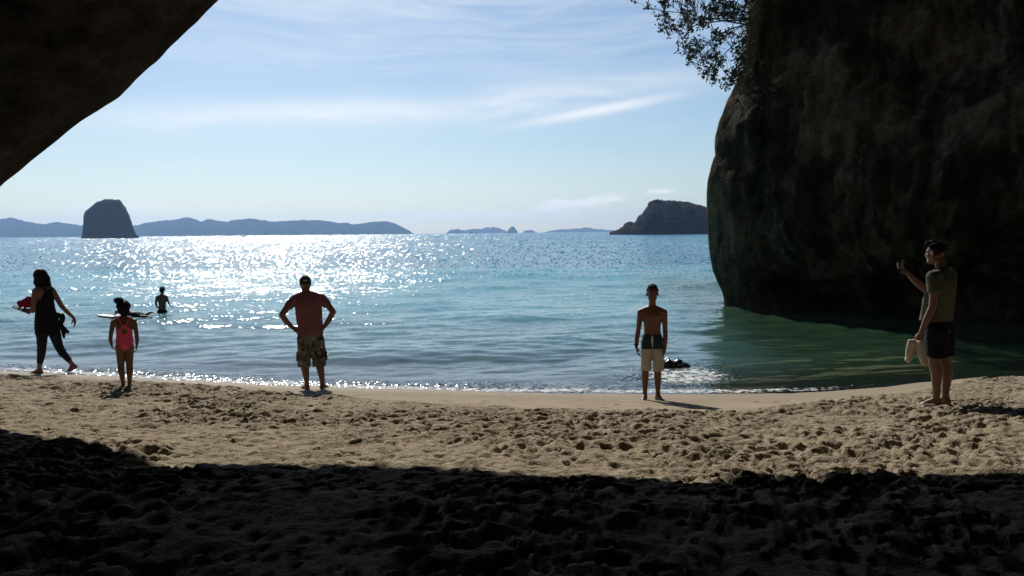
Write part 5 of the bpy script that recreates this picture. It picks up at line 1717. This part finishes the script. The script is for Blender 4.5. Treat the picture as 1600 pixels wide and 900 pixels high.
# ------------------------------------------------------------------ tree hanging from the top of the cliff
def make_tree():
    rg = np.random.default_rng(21)
    root = at(1186, 30, 27.2)
    t = thing('tree', 'leafy tree leaning out over the sea from the top of the right-hand cliff', 'tree', root)
    pz = 27.2 / F_PX
    BR = []                                    # branches as lists of (point, radius), local to the root
    loc = lambda px, py, dy: at(px, py, 27.2 + dy) - root

    def branch(p0, p1, r0, r1, sag, n=7):
        p0, p1 = np.array(p0), np.array(p1)
        off_ = rg.normal(0, 0.08, 3) * np.linalg.norm(p1 - p0)
        pts = []
        for k in range(n + 1):
            u = k / n
            pts.append((p0 + (p1 - p0) * u + (off_ + np.array([0, 0, sag])) * 4 * u * (1 - u) * 0.5 + rg.normal(0, 0.012, 3), r0 + (r1 - r0) * u))
        BR.append(pts)
        return pts
    base = np.array([0.35, 0.1, -0.1])
    mains = [(1010, 12, -0.6), (1045, 55, 0.3), (1075, 92, -0.5), (1105, 118, 0.3), (1150, 118, 0.0), (1050, -25, 0.8), (1110, -60, -0.3), (1165, -80, 0.4), (1085, 30, -1.0), (1120, 70, 0.9)]
    for (px, py, dy) in mains:
        branch(base + rg.normal(0, 0.10, 3), loc(px, py, dy), 0.034, 0.006, 0.22 if py < 60 else 0.40, 9)
    limbs = list(BR)
    tips = []
    outline = np.array([(990, 2), (1000, -40), (1060, -95), (1180, -120), (1185, 40), (1172, 85), (1158, 128), (1135, 140), (1108, 128), (1085, 112), (1060, 88), (1045, 62), (1022, 40), (1000, 28)], float)

    def inside(x, y):
        r, n_ = False, len(outline)
        for k in range(n_):
            (x1, y1), (x2, y2) = outline[k], outline[(k + 1) % n_]
            if (y1 > y) != (y2 > y) and x < (x2 - x1) * (y - y1) / (y2 - y1) + x1:
                r = not r
        return r
    allp = np.concatenate([[p for p, _ in L_] for L_ in limbs])
    n_t = 0
    while n_t < 820:
        px, py = rg.uniform(988, 1186), rg.uniform(-120, 142)
        if not inside(px, py):
            continue
        # the foliage is thinner towards the tips and gathers in sprays
        dens = 0.30 + 0.70 * sstep(1000, 1110, px)
        if rg.random() > dens or vnoise2(px / 17.0, py / 13.0, 5) < -0.30:
            continue
        q = loc(px, py, rg.normal(0, 0.75))
        d_ = np.linalg.norm(allp - q, axis=1) + 0.35 * np.maximum(0, np.linalg.norm(allp - base, axis=1) - np.linalg.norm(q - base))
        k = int(np.argmin(d_))
        tw = branch(allp[k], q, 0.009, 0.003, 0.05, 4)
        tips += [(tw[-1][0], vunit(tw[-1][0] - tw[-2][0])), (tw[-2][0], vunit(tw[-1][0] - tw[-2][0]))]
        n_t += 1
    for L_ in limbs:
        tips.append((L_[-1][0], vunit(L_[-1][0] - L_[-2][0])))
    V, Fs, nv = [], [], 0
    for pts in BR:
        rings = []
        for k, (p, r) in enumerate(pts):
            d = pts[min(k + 1, len(pts) - 1)][0] - pts[max(k - 1, 0)][0]
            _, e1, e2 = _frame(d)
            th = np.arange(6) * math.pi / 3
            rings.append(p + (np.cos(th)[:, None] * e1 + np.sin(th)[:, None] * e2) * r)
        V.append(np.concatenate(rings))
        Fs.append(grid_faces(len(pts), 6, wrap=True) + nv)
        nv += len(pts) * 6
    o = link('branches', np_mesh('branches', np.concatenate(V), np.concatenate(Fs)), t, M_BARK)
    o['kind'] = 'stuff'
    # trunk: short, twisted, gripping the rock
    tr = Flesh()
    tr.chain([((1.1, 0.6, -0.7), 0.16), ((0.75, 0.3, -0.35), 0.14), (base, 0.11), ((0.15, 0.0, 0.02), 0.07)])
    tr.build('trunk', M_BARK, t, 0.03, 1, 0.03, 6.0)
    # rosettes of small stiff leaves at the twig ends
    LV, LF, k = [], [], 0
    tips = [tips[i] for i in rg.permutation(len(tips))]
    for p, d in tips:
        ok = rg.random() < 0.92
        if not ok:
            continue
        for m in range(rg.integers(5, 9)):
            dd = vunit(d * 0.5 + rg.normal(0, 0.75, 3) + np.array([0, 0, 0.15]))
            sv = vunit(np.cross(dd, rg.normal(0, 1, 3)))
            nn = np.cross(dd, sv)
            L, w_ = rg.uniform(0.065, 0.11), rg.uniform(0.024, 0.038)
            q = p + rg.normal(0, 0.035, 3)
            LV += [q, q + dd * L * 0.5 + sv * w_ + nn * 0.006, q + dd * L, q + dd * L * 0.5 - sv * w_ + nn * 0.006]
            LF += [(k, k + 1, k + 2), (k, k + 2, k + 3)]
            k += 4
    o = link('leaves', np_mesh('leaves', np.array(LV), np.array(LF), False), t, M_LEAF)
    o['kind'] = 'stuff'
    # dry grass and creepers hanging down the rock under the tree
    g = thing('hanging_grass', 'tufts of yellowish dry grass hanging down the cliff edge below the tree', 'grass', at(1166, 80, 27.0))
    o0 = np.array(g.location)
    GV, GF, k = [], [], 0
    for j in range(2200):
        u = rg.random()
        py = -60 + 185 * u
        px = np.interp(py, [-60, 30, 70, 96, 120, 143], [1190, 1176, 1171, 1165, 1158, 1148]) + rg.normal(4, 5)
        q = at(px, py, 27.3 + rg.uniform(-1.2, 0.9)) - o0
        L = rg.uniform(0.12, 0.5)
        dd = vunit(np.array([-0.35, -0.15, -0.6]) + rg.normal(0, 0.35, 3))
        sv = vunit(np.cross(dd, rg.normal(0, 1, 3))) * rg.uniform(0.006, 0.014)
        m = q + dd * L * 0.5
        e = q + dd * L + np.array([0, 0, -0.25 * L])
        GV += [q - sv, q + sv, m + sv * 0.8, m - sv * 0.8, e]
        GF += [(k, k + 1, k + 2), (k, k + 2, k + 3), (k + 3, k + 2, k + 4)]
        k += 5
    o = link('blades', np_mesh('blades', np.array(GV), np.array(GF), False), g, M_DRYGRASS)
    o['kind'] = 'stuff'


make_tree()

# ------------------------------------------------------------------ small things
def make_boat():
    p = on_water(380, 369.0)
    p = np.array([p[0] / p[1], 1, 0]) * 1150.0
    t = thing('motorboat', 'tiny dark motorboat far out on the glittering water below the left hills', 'boat', p, 0.3)
    n = 14
    xs = np.linspace(-2.6, 2.6, n)
    V = []
    for x in xs:
        q = (x + 2.6) / 5.2
        w_ = 0.95 * (1 - max(0, q - 0.45) ** 2 / 0.31)
        sheer = 0.75 + 0.35 * q * q
        V += [(x, -w_, sheer), (x, -w_ * 0.75, 0.1), (x, 0, -0.25 + 0.2 * q * q), (x, w_ * 0.75, 0.1), (x, w_, sheer)]
    hull = link('hull', np_mesh('hull', np.array(V), [grid_faces(n, 5), np.array([(0, 1, 2, 3, 4)])]), t, BOARD_D)
    import bmesh
    for nm, sc_, lc in (('cabin', (1.5, 1.3, 0.9), (0.3, 0, 1.25)), ('cabin_roof', (1.9, 1.5, 0.08), (0.2, 0, 1.76)), ('engine', (0.4, 0.45, 0.9), (-2.75, 0, 0.55))):
        bm = bmesh.new()
        bmesh.ops.create_cube(bm, size=1.0)
        bmesh.ops.scale(bm, vec=sc_, verts=bm.verts)
        for v in bm.verts:
            if nm == 'cabin' and v.co.z > 0:
                v.co.x *= 0.75
        bmesh.ops.bevel(bm, geom=bm.edges[:], offset=0.03, segments=1, affect='EDGES')
        bmesh.ops.translate(bm, vec=lc, verts=bm.verts)
        me_ = bpy.data.meshes.new(nm)
        bm.to_mesh(me_)
        bm.free()
        link(nm, me_, t, BOARD_D)


make_boat()


def scrap():
    p, s, rz = stand(362, 615.5, 100)
    k = Flesh()
    k.ell((0, 0, 0.02), (0.055, 0.04, 0.022))
    k.ell((0.035, 0.01, 0.026), (0.04, 0.03, 0.018))
    k.ell((-0.03, 0.0, 0.035), (0.03, 0.025, 0.02))
    o = k.build('shell', WHITE, None, 0.006, 1, 0.012, 30.0)
    tag(o, 'small white shell-like scrap lying on the sand left of the man with hands on hips', 'shell')
    o.location = p


scrap()


def sprig(px, py, size, seed, label):
    p, s, rz = stand(px, py, 100)
    rg = np.random.default_rng(seed)
    k = Flesh()
    for j in range(5):
        a = rg.uniform(0, 6.28)
        q = np.array([math.cos(a), math.sin(a), rg.uniform(0.15, 0.6)]) * size * rg.uniform(0.5, 1.0)
        k.cap((0, 0, 0.012), size * 0.12, q * 0.6 + (0, 0, 0.01), size * 0.10)
        k.cap(q * 0.6 + (0, 0, 0.01), size * 0.10, q, size * 0.06)
    o = k.build('seaweed', BLACK, None, size * 0.07, 1)
    tag(o, label, 'seaweed', 'scraps of seaweed on the smooth sand')
    o.location = p - np.array([0, 0, 0.01])


sprig(963, 632, 0.05, 1, 'small spiky dark sprig on the smooth sand left of the boy')
sprig(1182, 628, 0.05, 2, 'small dark sprig on the smooth sand right of the boy, beyond his shadow')
sprig(787, 617, 0.045, 3, 'small dark sprig on the smooth sand between the man in red and the boy')
